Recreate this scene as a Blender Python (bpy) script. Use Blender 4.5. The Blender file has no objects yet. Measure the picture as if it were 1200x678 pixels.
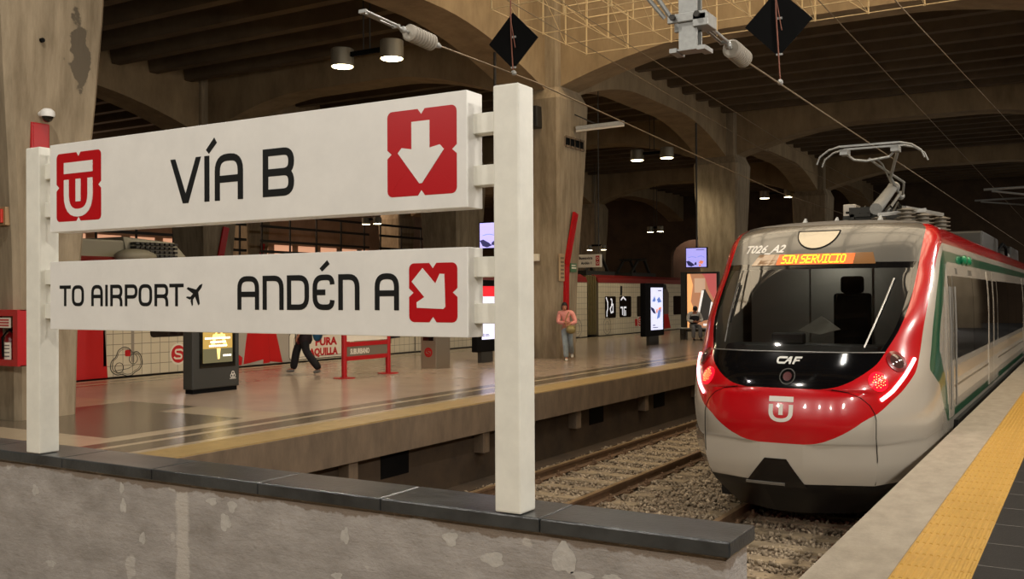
import bpy, bmesh, math, random
import numpy as np
from mathutils import Vector, Matrix
random.seed(7); rng = np.random.default_rng(7)
PI = math.pi
scene = bpy.context.scene
COL = scene.collection

# ---------------------------------------------------------------- camera
FPX = 1150.0
yaw = math.atan(683/FPX); pitch = 8/FPX; roll = math.radians(.3)
fw = Vector((-math.sin(yaw)*math.cos(pitch), math.cos(yaw)*math.cos(pitch), math.sin(pitch)))
r0 = Vector((math.cos(yaw), math.sin(yaw), 0)); u0 = r0.cross(fw)
rr = r0*math.cos(roll)-u0*math.sin(roll); uu = u0*math.cos(roll)+r0*math.sin(roll)
cam = bpy.data.cameras.new('camera'); co = bpy.data.objects.new('camera', cam); COL.objects.link(co)
M4 = Matrix((rr, uu, -fw)).transposed().to_4x4(); M4.translation = Vector((0, 0, 1.6)); co.matrix_world = M4
cam.sensor_width = 36; cam.sensor_fit = 'HORIZONTAL'; cam.lens = 36*FPX/1200; cam.clip_start = .05; cam.clip_end = 400
scene.camera = co
# ---------------------------------------------------------------- exposure, world, large lights
scene.view_settings.view_transform = 'Standard'; scene.view_settings.look = 'None'
scene.view_settings.gamma = 1; scene.view_settings.use_curve_mapping = False
scene.view_settings.exposure = 0.12
w = bpy.data.worlds.new('world'); scene.world = w; w.use_nodes = True
w.node_tree.nodes['Background'].inputs[0].default_value = (1, .88, .72, 1)
w.node_tree.nodes['Background'].inputs[1].default_value = .05
SKYLIGHT = 3.6          # strength of the translucent roof panels
def area(name, loc, rot, sx, sy, power, color=(1, .86, .68)):
    l = bpy.data.lights.new(name, 'AREA'); l.shape = 'RECTANGLE'; l.size = sx; l.size_y = sy; l.energy = power; l.color = color
    o = bpy.data.objects.new(name, l); COL.objects.link(o); o.location = loc; o.rotation_euler = rot; return o
def downlight(name, loc, aim, power, color=(1, .93, .84), size=150, rad=.22):
    l = bpy.data.lights.new(name, 'SPOT'); l.energy = power; l.color = color; l.spot_size = math.radians(size); l.spot_blend = .7; l.shadow_soft_size = rad
    o = bpy.data.objects.new(name, l); COL.objects.link(o); o.location = loc
    o.rotation_euler = (Vector(aim)-Vector(loc)).to_track_quat('-Z', 'Y').to_euler(); return o
# ceiling lamps of the concourse behind the photographer and of the near platform
for x in (-7.5, -4.5, -1.5, 1.5): downlight('concourse_lamp', (x, -3.5, 5.6), (x-.5, 4, .6), 400, rad=.12)
for y in (-1, 3, 7, 11, 15, 20, 26, 33, 41, 49, 57): downlight('platform_lamp', (4.4, y, 5.2), (-2.0, y, .6), 600)  # farthest ones added to light what the train windows reflect
for x, y in ((-4.8, 4.5), (-5.5, 11.5), (-9.2, 5.5), (-1.5, 10.5)): downlight('bay_fill', (x, y, 8.2), (x, y, 0), 620, rad=.08)  # unseen fill spots added to brighten ballast, coping and near pillar
area('hall_light', (-41, 40, 7.5), (0, math.radians(-30), 0), 3, 30, 900, (1, .72, .5))

# ---------------------------------------------------------------- materials
def lin(c):
    c = c/255.0
    return c/12.92 if c <= .04045 else ((c+.055)/1.055)**2.4
def C3(*c): return tuple(lin(v) for v in c)+(1,)
MATS = {}
def mat(name, rgb, rough=.5, metal=0, coat=0, var=0, vscale=3, rgb2=None, bump=0, bscale=20, emit=0, ergb=None, stretch=(1, 1, 1), spec=None, detail=4):
    if name in MATS: return MATS[name]
    m = bpy.data.materials.new(name); m.use_nodes = True; nt = m.node_tree; b = nt.nodes['Principled BSDF']
    b.inputs['Base Color'].default_value = C3(*rgb); b.inputs['Roughness'].default_value = rough; b.inputs['Metallic'].default_value = metal
    b.inputs['Coat Weight'].default_value = coat; b.inputs['Coat Roughness'].default_value = .04
    if spec is not None: b.inputs['Specular IOR Level'].default_value = spec
    if var or bump:
        tc = nt.nodes.new('ShaderNodeTexCoord'); mp = nt.nodes.new('ShaderNodeMapping'); mp.inputs['Scale'].default_value = stretch
        nt.links.new(tc.outputs['Object'], mp.inputs[0])
    if var:
        n = nt.nodes.new('ShaderNodeTexNoise'); n.inputs['Scale'].default_value = vscale; n.inputs['Detail'].default_value = detail; n.inputs['Roughness'].default_value = .65
        nt.links.new(mp.outputs[0], n.inputs[0])
        r = nt.nodes.new('ShaderNodeValToRGB'); r.color_ramp.elements[0].position = .5-.25; r.color_ramp.elements[1].position = .5+.25
        k = rgb2 or tuple(v*(1-var) for v in rgb)
        r.color_ramp.elements[0].color = C3(*k); r.color_ramp.elements[1].color = C3(*rgb)
        nt.links.new(n.outputs[0], r.inputs[0]); nt.links.new(r.outputs[0], b.inputs['Base Color'])
    if bump:
        n2 = nt.nodes.new('ShaderNodeTexNoise'); n2.inputs['Scale'].default_value = bscale; n2.inputs['Detail'].default_value = 6
        nt.links.new(mp.outputs[0], n2.inputs[0])
        bp = nt.nodes.new('ShaderNodeBump'); bp.inputs['Strength'].default_value = bump; bp.inputs['Distance'].default_value = .02
        nt.links.new(n2.outputs[0], bp.inputs['Height']); nt.links.new(bp.outputs[0], b.inputs['Normal'])
    if emit:
        b.inputs['Emission Color'].default_value = C3(*(ergb or rgb)); b.inputs['Emission Strength'].default_value = emit
    MATS[name] = m; return m
white_paint = mat('white_paint', (226, 224, 218), .38, var=.05, vscale=6)
post_paint = mat('white_post_paint', (228, 226, 214), .42, var=.07, vscale=9, bump=.05, bscale=14)
sign_black = mat('sign_black', (18, 19, 18), .6, spec=.2)
sign_red = mat('sign_red', (176, 6, 16), .3, coat=.2)
red_paint = mat('red_paint', (168, 12, 18), .35)
black_matt = mat('black_matt', (7, 7, 7), .75, spec=.12)
black_gloss = mat('black_gloss', (14, 14, 15), .12, coat=.5)
dark_metal = mat('dark_metal', (58, 56, 52), .45, .6)
grey_metal = mat('grey_metal', (150, 148, 142), .4, .7)
galv = mat('galvanised_steel', (165, 166, 162), .45, .5, var=.12, vscale=20)
steel = mat('brushed_steel', (170, 160, 145), .3, .8)
insul = mat('insulator_grey', (150, 143, 130), .5)
wire_m = mat('wire_metal', (128, 112, 88), .5, .5)
concrete = mat('column_concrete', (164, 148, 122), .85, var=.3, vscale=1.8, rgb2=(106, 92, 70), bump=.3, bscale=7, stretch=(2.4, 2.4, .45), detail=7)
beam_concrete = mat('beam_concrete', (158, 137, 104), .85, var=.3, vscale=1.1, rgb2=(118, 99, 72), bump=.2, bscale=8, stretch=(1.4, 1.4, .6))
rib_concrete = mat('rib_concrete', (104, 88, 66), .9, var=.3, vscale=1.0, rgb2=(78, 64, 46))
fascia_concrete = mat('fascia_concrete', (118, 100, 80), .85, var=.25, vscale=5, bump=.15, bscale=25, stretch=(1, 1, .35))
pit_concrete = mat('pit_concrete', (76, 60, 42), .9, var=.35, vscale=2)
edge_concrete = mat('edge_concrete', (158, 147, 128), .75, var=.18, vscale=7, rgb2=(130, 120, 104), bump=.15, bscale=60, stretch=(1, .5, 1))
lamp_glow = mat('lamp_glow', (255, 240, 190), .5, emit=14, ergb=(255, 238, 190))
lilac_screen = mat('lilac_screen', (190, 185, 255), .3, emit=.75, ergb=(178, 172, 255))
pale_screen = mat('pale_screen', (226, 228, 255), .3, emit=.85, ergb=(222, 224, 255))

# ---------------------------------------------------------------- mesh building
class MB:
    def __init__(s): s.v = []; s.f = []; s.mi = []
    def add(s, vs, fs, m=0):
        o = len(s.v); s.v += [tuple(p) for p in vs]
        for f in fs: s.f.append(tuple(i+o for i in f)); s.mi.append(m)
        return s
    def box(s, x0, x1, y0, y1, z0, z1, m=0):
        return s.add([(x0,y0,z0),(x1,y0,z0),(x1,y1,z0),(x0,y1,z0),(x0,y0,z1),(x1,y0,z1),(x1,y1,z1),(x0,y1,z1)],
            [(0,3,2,1),(4,5,6,7),(0,1,5,4),(1,2,6,5),(2,3,7,6),(3,0,4,7)], m)
    def frus(s, b, t, z0, z1, m=0):
        (a0,a1,b0,b1), (c0,c1,d0,d1) = b, t
        return s.add([(a0,b0,z0),(a1,b0,z0),(a1,b1,z0),(a0,b1,z0),(c0,d0,z1),(c1,d0,z1),(c1,d1,z1),(c0,d1,z1)],
            [(0,3,2,1),(4,5,6,7),(0,1,5,4),(1,2,6,5),(2,3,7,6),(3,0,4,7)], m)
    def bar(s, p0, p1, w, h=None, m=0, up=(0,0,1)):
        h = h or w; p0 = Vector(p0); p1 = Vector(p1); d = (p1-p0).normalized(); a = d.cross(Vector(up))
        if a.length < 1e-4: a = d.cross(Vector((1,0,0)))
        a.normalize(); b = a.cross(d).normalized(); a *= w/2; b *= h/2
        vs = [p+q for p in (p0, p1) for q in (-a-b, a-b, a+b, -a+b)]
        return s.add(vs, [(0,1,2,3),(7,6,5,4),(0,4,5,1),(1,5,6,2),(2,6,7,3),(3,7,4,0)], m)
    def tube(s, pts, r, seg=8, m=0, caps=True):
        pts = [Vector(p) for p in pts]; n = len(pts); rs = r if isinstance(r, (list, tuple)) else [r]*n
        d0 = (pts[1]-pts[0]).normalized(); a = d0.cross(Vector((0,0,1)))
        if a.length < 1e-3: a = d0.cross(Vector((1,0,0)))
        a.normalize(); vs = []
        for i, p in enumerate(pts):
            d = (pts[min(i+1, n-1)]-pts[max(i-1, 0)]).normalized(); a = (a-d*a.dot(d)).normalized(); b = d.cross(a)
            for k in range(seg):
                t = 2*PI*k/seg; vs.append(p+(a*math.cos(t)+b*math.sin(t))*rs[i])
        fs = [(i*seg+k, i*seg+(k+1)%seg, (i+1)*seg+(k+1)%seg, (i+1)*seg+k) for i in range(n-1) for k in range(seg)]
        if caps: fs += [tuple(range(seg))[::-1], tuple((n-1)*seg+k for k in range(seg))]
        return s.add(vs, fs, m)
    def lathe(s, c, prof, seg=20, m=0):     # vertical, prof = [(r, z)]
        n = len(prof); vs = [(c[0]+r*math.cos(2*PI*k/seg), c[1]+r*math.sin(2*PI*k/seg), c[2]+z) for r, z in prof for k in range(seg)]
        fs = [(i*seg+k, i*seg+(k+1)%seg, (i+1)*seg+(k+1)%seg, (i+1)*seg+k) for i in range(n-1) for k in range(seg)]
        fs += [tuple(range(seg))[::-1], tuple((n-1)*seg+k for k in range(seg))]
        return s.add(vs, fs, m)
    def ell(s, c, r, su=12, sv=8, m=0):
        vs = [(c[0], c[1], c[2]-r[2])]
        for j in range(1, sv):
            t = -PI/2+PI*j/sv
            for k in range(su): vs.append((c[0]+r[0]*math.cos(t)*math.cos(2*PI*k/su), c[1]+r[1]*math.cos(t)*math.sin(2*PI*k/su), c[2]+r[2]*math.sin(t)))
        vs.append((c[0], c[1], c[2]+r[2])); L = len(vs)-1
        fs = [(0, 1+(k+1)%su, 1+k) for k in range(su)]
        for j in range(sv-2):
            for k in range(su): fs.append((1+j*su+k, 1+j*su+(k+1)%su, 1+(j+1)*su+(k+1)%su, 1+(j+1)*su+k))
        fs += [(L, 1+(sv-2)*su+k, 1+(sv-2)*su+(k+1)%su) for k in range(su)]
        return s.add(vs, fs, m)
    def prism(s, poly, vec, m=0):           # closed 3-D polygon extruded by vec
        n = len(poly); v = Vector(vec); vs = [Vector(p) for p in poly]+[Vector(p)+v for p in poly]
        return s.add(vs, [tuple(range(n))[::-1], tuple(range(n, 2*n))]+[(i, (i+1)%n, n+(i+1)%n, n+i) for i in range(n)], m)
def root_loc(o):
    L = Vector((0,0,0))
    while o is not None: L += o.location; o = o.parent
    return L
def P(name, mb, mats, parent=None, smooth=0, bevel=0, seg=2, label=None, fixn=True):
    me = bpy.data.meshes.new(name); L = root_loc(parent)
    me.from_pydata([(a[0]-L.x, a[1]-L.y, a[2]-L.z) for a in mb.v], [], mb.f)
    mats = mats if isinstance(mats, (list, tuple)) else [mats]
    for m in mats: me.materials.append(m)
    if len(mats) > 1: me.polygons.foreach_set('material_index', mb.mi)
    if fixn:
        bm = bmesh.new(); bm.from_mesh(me); bmesh.ops.recalc_face_normals(bm, faces=bm.faces); bm.to_mesh(me); bm.free()
    if smooth:
        me.polygons.foreach_set('use_smooth', [True]*len(me.polygons)); me.set_sharp_from_angle(angle=math.radians(smooth))
    me.update()
    o = bpy.data.objects.new(name, me); COL.objects.link(o)
    if parent: o.parent = parent
    if bevel:
        b = o.modifiers.new('bevel', 'BEVEL'); b.width = bevel; b.segments = seg; b.limit_method = 'ANGLE'; b.angle_limit = math.radians(40)
    if label: o['label'] = label
    return o
def tag(o, label, cat, group=None):
    o['label'] = label; o['category'] = cat
    if group: o['group'] = group
    return o
def thing(name, label, cat, loc=(0,0,0), group=None):
    o = bpy.data.objects.new(name, None); COL.objects.link(o); o.location = loc; o.empty_display_size = .1
    return tag(o, label, cat, group)
def struct(name, mb, mats, **k):
    o = P(name, mb, mats, **k); o['kind'] = 'structure'; return o
def dup(root, loc, label=None, rotz=None):
    r = root.copy(); COL.objects.link(r); r.location = loc
    if rotz is not None: r.rotation_euler[2] = rotz
    if label: r['label'] = label
    for c0 in list(root.children):
        c = c0.copy(); COL.objects.link(c); c.parent = r
        for g0 in list(c0.children):
            g = g0.copy(); COL.objects.link(g); g.parent = c
    return r

# ---------------------------------------------------------------- flat drawing: strokes and lettering as thin solids
def rounded(pts, closed):
    out = []; n = len(pts)
    for i, p in enumerate(pts):
        r = p[2] if len(p) > 2 else 0; q = Vector(p[:2])
        if r <= 0 or (not closed and i in (0, n-1)): out.append(q); continue
        a = Vector(pts[i-1][:2])-q; b = Vector(pts[(i+1)%n][:2])-q; la, lb = a.length, b.length
        k = min(r, la*.5 if closed or 0 < i-1 else la, lb*.5 if closed or i+1 < n-1 else lb)
        A = q+a/la*k; B = q+b/lb*k
        for t in np.linspace(0, 1, 7): out.append(A*(1-t)**2+q*2*t*(1-t)*1.0+B*t*t)
    return out
def ribbon(pts, t, closed=False):           # quads of a 2-D stroke with mitred joints
    P2 = rounded(pts, closed); P2 = [p for i, p in enumerate(P2) if i == 0 or (p-P2[i-1]).length > 1e-5]
    if closed and (P2[0]-P2[-1]).length < 1e-5: P2.pop()
    n = len(P2); Lf, Rt = [], []
    for i, p in enumerate(P2):
        d0 = p-P2[i-1] if (i or closed) else P2[1]-p
        d1 = P2[(i+1)%n]-p if (i < n-1 or closed) else p-P2[i-1]
        n0 = Vector((-d0.y, d0.x)).normalized(); n1 = Vector((-d1.y, d1.x)).normalized(); m = (n0+n1)
        m = m.normalized() if m.length > 1e-6 else n0
        k = t/2/max(.35, m.dot(n0)); Lf.append(p+m*k); Rt.append(p-m*k)
    rng_ = range(n) if closed else range(n-1)
    return [(Lf[i], Rt[i], Rt[(i+1)%n], Lf[(i+1)%n]) for i in rng_]
def glyph(ch, wd, t):
    a = t/2; L = a; R = wd-a; B = a; T = 1-a; r = min(.30, wd*.5); S = []; polys = []
    if ch == 'A': S = [([(L,0),(L,T,r),(R,T,r),(R,0)], 0), ([(L,.46),(R,.46)], 0)]
    elif ch == 'N': S = [([(L,0),(L,1)], 0), ([(L,T),(R,T,r),(R,0)], 0)]
    elif ch == 'D': S = [([(L,B),(L,T),(R,T,r),(R,B,r)], 1)]
    elif ch == 'E': S = [([(R,T-.2),(R,T,r*.8),(L,T,r),(L,B,r),(R,B,r*.8),(R,B+.2)], 0), ([(L,.5),(wd*.58,.5)], 0)]
    elif ch == 'V': polys = [[(0,1),(1.05*t,1),(wd/2+.58*t,0),(wd/2-.58*t,0)], [(wd-1.05*t,1),(wd,1),(wd/2+.58*t,0),(wd/2-.58*t,0)]]
    elif ch == 'I': S = [([(a,0),(a,1)], 0)]
    elif ch == 'B': S = [([(L,.5),(L,T),(R,T,r),(R,.5,r)], 1), ([(L,B),(L,.5),(R,.5,r),(R,B,r)], 1)]
    elif ch == 'T': S = [([(0,T),(wd,T)], 0), ([(wd/2,0),(wd/2,T)], 0)]
    elif ch == 'O': S = [([(L,B,r),(L,T,r),(R,T,r),(R,B,r)], 1)]
    elif ch == 'R': S = [([(L,0),(L,T),(R,T,r),(R,.45,r),(L,.45)], 0), ([(wd*.45,.45),(R,.45,r),(R,0)], 0)]
    elif ch == 'P': S = [([(L,0),(L,T),(R,T,r),(R,.43,r),(L,.43)], 0)]
    for pts, c in S: polys += [list(map(tuple, q)) for q in ribbon(pts, t, bool(c))]
    return [[tuple(p)[:2] for p in q] for q in polys]
def flat(polys, frame, th=.002):            # 2-D polygons -> thin solid; frame = (origin, right, up, normal)
    o, x, y, nrm = [Vector(v) for v in frame]; mb = MB()
    for i, q in enumerate(polys): mb.prism([o+x*p[0]+y*p[1] for p in q], nrm*(th+.00004*(i%9)))
    return mb
def arcpts(cx, cy, r, a0=0, a1=360, n=20, ry=None):
    return [(cx+r*math.cos(math.radians(a0+(a1-a0)*i/n)), cy+(ry or r)*math.sin(math.radians(a0+(a1-a0)*i/n))) for i in range(n if abs(a1-a0) == 360 else n+1)]
def ring(cx, cy, r, t, n=24, ry=None): return [[tuple(p) for p in q] for q in ribbon(arcpts(cx, cy, r, n=n, ry=ry), t, True)]
def words2d(s, size, italic=0.0, bold=0.0):     # lettering from the built-in typeface as 2-D triangles
    cu = bpy.data.curves.new('t', 'FONT'); cu.body = s; cu.size = size; cu.shear = italic; cu.offset = bold; cu.resolution_u = 2
    ob = bpy.data.objects.new('t', cu); COL.objects.link(ob); bpy.context.view_layer.update()
    me = bpy.data.meshes.new_from_object(ob.evaluated_get(bpy.context.evaluated_depsgraph_get()))
    polys = [[tuple(me.vertices[i].co)[:2] for i in p.vertices] for p in me.polygons]
    bpy.data.objects.remove(ob); bpy.data.curves.remove(cu); bpy.data.meshes.remove(me)
    return polys
def shift(polys, dx, dy, k=1, kx=None): return [[(p[0]*(kx or k)+dx, p[1]*k+dy) for p in q] for q in polys]
# ================================================================ THE PLACE: floors, pit, columns, arches, roof
floor_light = mat('floor_terrazzo_light', (176, 160, 134), .22, var=.12, vscale=1.2, rgb2=(158, 141, 117), spec=.42)
floor_pink = mat('floor_terrazzo_pink', (170, 150, 132), .22, var=.1, vscale=1.1, spec=.42)
floor_dark = mat('floor_terrazzo_dark', (104, 92, 76), .22, var=.14, vscale=2.5, spec=.42)
floor_yellow = mat('floor_yellow_strip', (168, 141, 92), .4, var=.15, vscale=5)
tile_dark = mat('dark_slate_tile', (36, 36, 36), .5, spec=.2, var=.2, vscale=9, bump=.15, bscale=60)
tact_yellow = mat('tactile_yellow', (190, 149, 66), .5, var=.12, vscale=12, rgb2=(174, 134, 56))

def plat_floor():
    xs = [-16.78, -16.4, -16.25, -15.9, -15.75, -12.9, -11.4, -9.75, -9.45, -9.17, -9.05, -8.65, -8.5, -7.95]
    ys = [3.3, 5.4, 7.3, 8.5, 9.4, 10.1, 26, 60]
    mb = MB()
    for i in range(len(xs)-1):
        for j in range(len(ys)-1):
            x0, x1, y0, y1 = xs[i], xs[i+1], ys[j], ys[j+1]; xc = (x0+x1)/2; yc = (y0+y1)/2; m = 0
            if xc > -8.5: m = 2
            elif -9.05 < xc < -8.65 or -9.45 < xc < -9.17: m = 1
            elif -16.4 < xc < -16.25 or -15.9 < xc < -15.75: m = 1
            elif -11.4 < xc < -9.75 and 7.3 < yc < 9.4: m = 1
            elif -12.9 < xc < -11.4 and yc < 10.1 and yc > 7.3: m = 1
            elif -11.4 < xc < -9.75 and yc < 5.4: m = 1
            elif -15.7 < xc < -9.5 and 10.1 < yc: m = 3
            o = 0 if m != 2 else .004
            mb.box(x0, x1, y0, y1, -.42, o, m)
    # hanging brackets below the overhang
    return mb
struct('platform_island', plat_floor(), [floor_light, floor_dark, floor_yellow, floor_pink])
mb = MB(); mb.box(-7.952, -7.925, 3.3, 60, -.45, -.012)
struct('trim_platform', mb, fascia_concrete)
y = 9.55; k = 0
while y < 58:
    mb = MB(); mb.box(-8.2, -7.99, y-.09, y+.09, -.78, -.42)
    struct('platform_bracket', mb, fascia_concrete, bevel=.01); y += 3.12; k += 1
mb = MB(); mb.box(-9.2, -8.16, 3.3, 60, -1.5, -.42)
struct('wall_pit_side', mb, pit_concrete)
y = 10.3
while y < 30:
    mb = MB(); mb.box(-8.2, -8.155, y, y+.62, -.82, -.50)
    struct('recess_shade_panel', mb, black_matt); y += 3.12  # raised black panels; the shade of the openings is in their colour
# concourse floor behind the parapet (the photographer stands here) and the near platform
mb = MB(); mb.box(-30, -1.45, -9, 3.3, -.4, 0)
struct('floor', mb, floor_light)
mb = MB(); mb.box(-1.45, -1.02, -9, 60, -.35, 0, 0); mb.box(-1.02, -.61, -9, 60, -.35, -.006, 1); mb.box(-.61, 7, -9, 60, -.35, -.003, 2); mb.box(-1.3, 7, -9, 60, -1.6, -.35, 0)
struct('platform_near', mb, [edge_concrete, tact_yellow, tile_dark])
# tactile ribs running along the yellow strip
mb = MB()
for i in range(10):
    x = -1.0+.041*i
    yy = 3.5
    while yy < 40:
        ln = .293 if yy < 16 else 1.0
        mb.frus((x-.011, x+.011, yy, yy+ln-.012), (x-.006, x+.006, yy+.006, yy+ln-.018), -.006, .002); yy += ln if yy >= 16 else .3
o = P('tactile_ribs', mb, tact_yellow); o['kind'] = 'structure'
# joints between the dark tiles
grout = mat('tile_grout', (112, 108, 102), .8)
mb = MB()
for i in range(40): mb.box(-.61, 4, 4.0+i*.6, 4.006+i*.6, -.02, -.0022)
for i in range(7): mb.box(-.61+.6*i+.3, -.604+.6*i+.3, -2, 30, -.02, -.0022)
struct('trim_tile_joints', mb, grout)

# track bed
ballast_m = mat('ballast_stone', (150, 132, 108), .9, var=.45, vscale=14, rgb2=(66, 56, 44))
mb = MB(); n = 60
mb.box(-8.7, -1.3, 3.3, 60, -1.6, -1.235)
struct('floor_track_bed', mb, ballast_m)
mb = MB(); mb.box(-8.2, -7.78, 3.3, 60, -1.3, -1.2); struct('trim_dark_strip', mb, pit_concrete)  # added dark strip standing for the debris along the wall foot
def stones(count, x0, x1, y0, y1, zf):
    ico = [(0,0,1),(0,0,-1),(1,0,0),(-1,0,0),(0,1,0),(0,-1,0)]; tri = [(0,2,4),(0,4,3),(0,3,5),(0,5,2),(1,4,2),(1,3,4),(1,5,3),(1,2,5)]
    base = np.array(ico, float); V = np.empty((count, 6, 3))
    px = rng.uniform(x0, x1, count); py = y0+(y1-y0)*rng.uniform(0, 1, count)**1.35; sz = rng.uniform(.018, .04, count)
    A = rng.normal(size=(count, 3, 3)); Q = np.linalg.qr(A)[0]
    jit = 1+rng.uniform(-.35, .35, (count, 6, 1)); sc = rng.uniform(.65, 1.25, (count, 1, 3))
    V = np.einsum('nij,nkj->nki', Q, base[None]*jit*sc)*sz[:, None, None]
    V += np.stack([px, py, zf(px, py)+rng.uniform(-.02, .03, count)], 1)[:, None]
    F = (np.array(tri)[None]+6*np.arange(count)[:, None, None]).reshape(-1, 3)
    me = bpy.data.meshes.new('ballast'); me.vertices.add(count*6); me.vertices.foreach_set('co', V.reshape(-1))
    me.loops.add(len(F)*3); me.loops.foreach_set('vertex_index', F.reshape(-1).astype(np.int32))
    me.polygons.add(len(F)); me.polygons.foreach_set('loop_start', np.arange(0, len(F)*3, 3, dtype=np.int32))
    me.update(calc_edges=True); me.validate()
    me.materials.append(mat('ballast_grain', (176, 158, 132), .9, var=.5, vscale=11, rgb2=(82, 70, 54), detail=1))
    o = bpy.data.objects.new('ballast', me); COL.objects.link(o); o['kind'] = 'stuff'
    tag(o, 'brown crushed stone ballast filling the track bed between rails and platforms', 'ballast')
stones(52000, -7.8, -1.5, 5.2, 34, lambda x, y: -1.225+.0*x)
# sleepers and rails
sl_m = mat('sleeper_concrete', (150, 132, 104), .85, var=.25, vscale=6, bump=.2, bscale=30)
rust = mat('rail_rust', (118, 90, 64), .7, var=.3, vscale=8); railtop = mat('rail_head', (176, 148, 112), .35, .7)
def sleeper(cx):
    t = thing('sleeper', 'x', 'sleeper', (cx, 6, -1.24), 'concrete sleepers of the track bed')
    mb = MB(); mb.frus((cx-1.25, cx+1.25, 5.87, 6.13), (cx-1.22, cx+1.22, 5.90, 6.10), -1.34, -1.195)
    P('sleeper_block', mb, sl_m, t, bevel=.01)
    for sx in (-.73, .73):
        for e in (-.1, .1):
            mb = MB(); mb.box(cx+sx+e-.035, cx+sx+e+.035, 5.93, 6.07, -1.2, -1.165); mb.lathe((cx+sx+e, 6, -1.17), [(.03,0),(.03,.035),(.018,.04),(.018,.07)], 8)
            P('rail_clip', mb, rust, t)
    return t
s0 = sleeper(-6.53); s0['label'] = 'concrete sleeper under the left rails, near end of the open track'
for i in range(1, 46):
    dup(s0, (-6.53, 6+.62*i, -1.24), 'concrete sleeper under the rails of the empty left track')
s0['label'] = 'concrete sleeper under the rails of the empty left track'
for i in range(0, 16): dup(s0, (-3.1, 6+.62*i, -1.24), 'concrete sleeper of the right track, beside and under the train nose')
for cx, nm in ((-7.28, 'left rail of the empty track, by the island platform'), (-5.82, 'right rail of the empty left track'), (-3.85, 'left rail of the track the train stands on'), (-2.35, 'right rail of the train track, by the near platform')):
    t = thing('rail', 'rusty steel '+nm, 'rail', (cx, 3.4, -1.2), 'rails of the two tracks')
    prof = [(-.07,-1.195),(.07,-1.195),(.07,-1.18),(.012,-1.16),(.012,-1.09),(.035,-1.08),(.035,-1.05),(-.035,-1.05),(-.035,-1.08),(-.012,-1.09),(-.012,-1.16),(-.07,-1.18)]
    mb = MB(); mb.prism([(cx+a, 3.4, b) for a, b in prof], (0, 56, 0)); P('rail_web', mb, rust, t)
    mb = MB(); mb.box(cx-.034, cx+.034, 3.4, 59.4, -1.052, -1.046); P('running_surface', mb, railtop, t, label='worn shiny top of the rail')

# columns, arched beams, ribbed ceilings
def column(cx, cy, name='pillar', hx=.65, hy=.5, flare=.36, top=9.4):
    rings = []
    for z, fx, fy in ((0,0,0), (1.1,.02,.02), (2.2,.05,.06), (3.3,.10,.14), (4.4,.15,.23), (5.5,.19,.31), (6.6,.22,flare), (6.9,.1,.2), (top,.1,.2)):
        a, b, c = hx+fx, hy+fy, .07
        rings.append([(cx+sx*(a-(c if k == 0 else 0)), cy+sy*(b-(c if k == 1 else 0)), z) for sx, sy, k in ((1,-1,0),(1,-1,1),(1,1,1),(1,1,0),(-1,1,0),(-1,1,1),(-1,-1,1),(-1,-1,0))])
    mb = MB(); n = 8
    mb.add([p for r in rings for p in r], [(i*n+k, i*n+(k+1)%n, (i+1)*n+(k+1)%n, (i+1)*n+k) for i in range(len(rings)-1) for k in range(n)]+[tuple(range(n))[::-1], tuple((len(rings)-1)*n+k for k in range(n))])
    return struct(name, mb, concrete, smooth=20)
def stained_concrete():      # the column with the dark repair patch on its track side
    m = concrete.copy(); m.name = 'stained_concrete'; nt = m.node_tree; b = nt.nodes['Principled BSDF']; N = nt.nodes.new; Lk = nt.links.new
    src = b.inputs['Base Color'].links[0].from_socket; tc = N('ShaderNodeTexCoord'); nz_ = N('ShaderNodeTexNoise'); nz_.inputs['Scale'].default_value = 4; nz_.inputs['Detail'].default_value = 7
    Lk(tc.outputs['Object'], nz_.inputs[0]); mp = N('ShaderNodeMapping'); mp.inputs['Location'].default_value = (12.1/.35, -8.55/.17, -5.03/.52); mp.inputs['Scale'].default_value = (1/.35, 1/.17, 1/.52); Lk(tc.outputs['Object'], mp.inputs[0])
    ln = N('ShaderNodeVectorMath'); ln.operation = 'LENGTH'; Lk(mp.outputs[0], ln.inputs[0])
    a = N('ShaderNodeMath'); a.operation = 'MULTIPLY_ADD'; Lk(nz_.outputs[0], a.inputs[0]); a.inputs[1].default_value = 2.2; Lk(ln.outputs['Value'], a.inputs[2])
    r = N('ShaderNodeMapRange'); r.inputs[1].default_value = 2.12; r.inputs[2].default_value = 2.02; Lk(a.outputs[0], r.inputs[0])
    x = N('ShaderNodeMix'); x.data_type = 'RGBA'; Lk(r.outputs[0], x.inputs[0]); Lk(src, x.inputs[6]); x.inputs[7].default_value = C3(88, 78, 62); Lk(x.outputs[2], b.inputs['Base Color']); return m
GX = (-12.55, -25.2); GY = (8.25, 22.6, 36.9, 51.2)
for gx in GX:
    for gy in GY:
        if gx == -25.2 and gy < 10: continue
        if gx == -12.55 and gy < 10: near_pillar = column(-12.65, 8.2, hx=.5, hy=.45)
        elif gx == -12.55: column(-12.4, gy)
        else: column(gx, gy)
for gy in GY[1:]: column(2.0, gy)
near_pillar.data.materials[0] = stained_concrete()
mb = MB(); mb.tube([(-11.97, 7.98, 5.02), (-11.93, 7.98, 5.02)], .03, 10); P('conduit_hole', mb, black_matt, near_pillar)
column(-21.3, 31.4, hx=.7, hy=.7); column(-38, 37); column(-38, 22.6); column(-39, 51)
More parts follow.
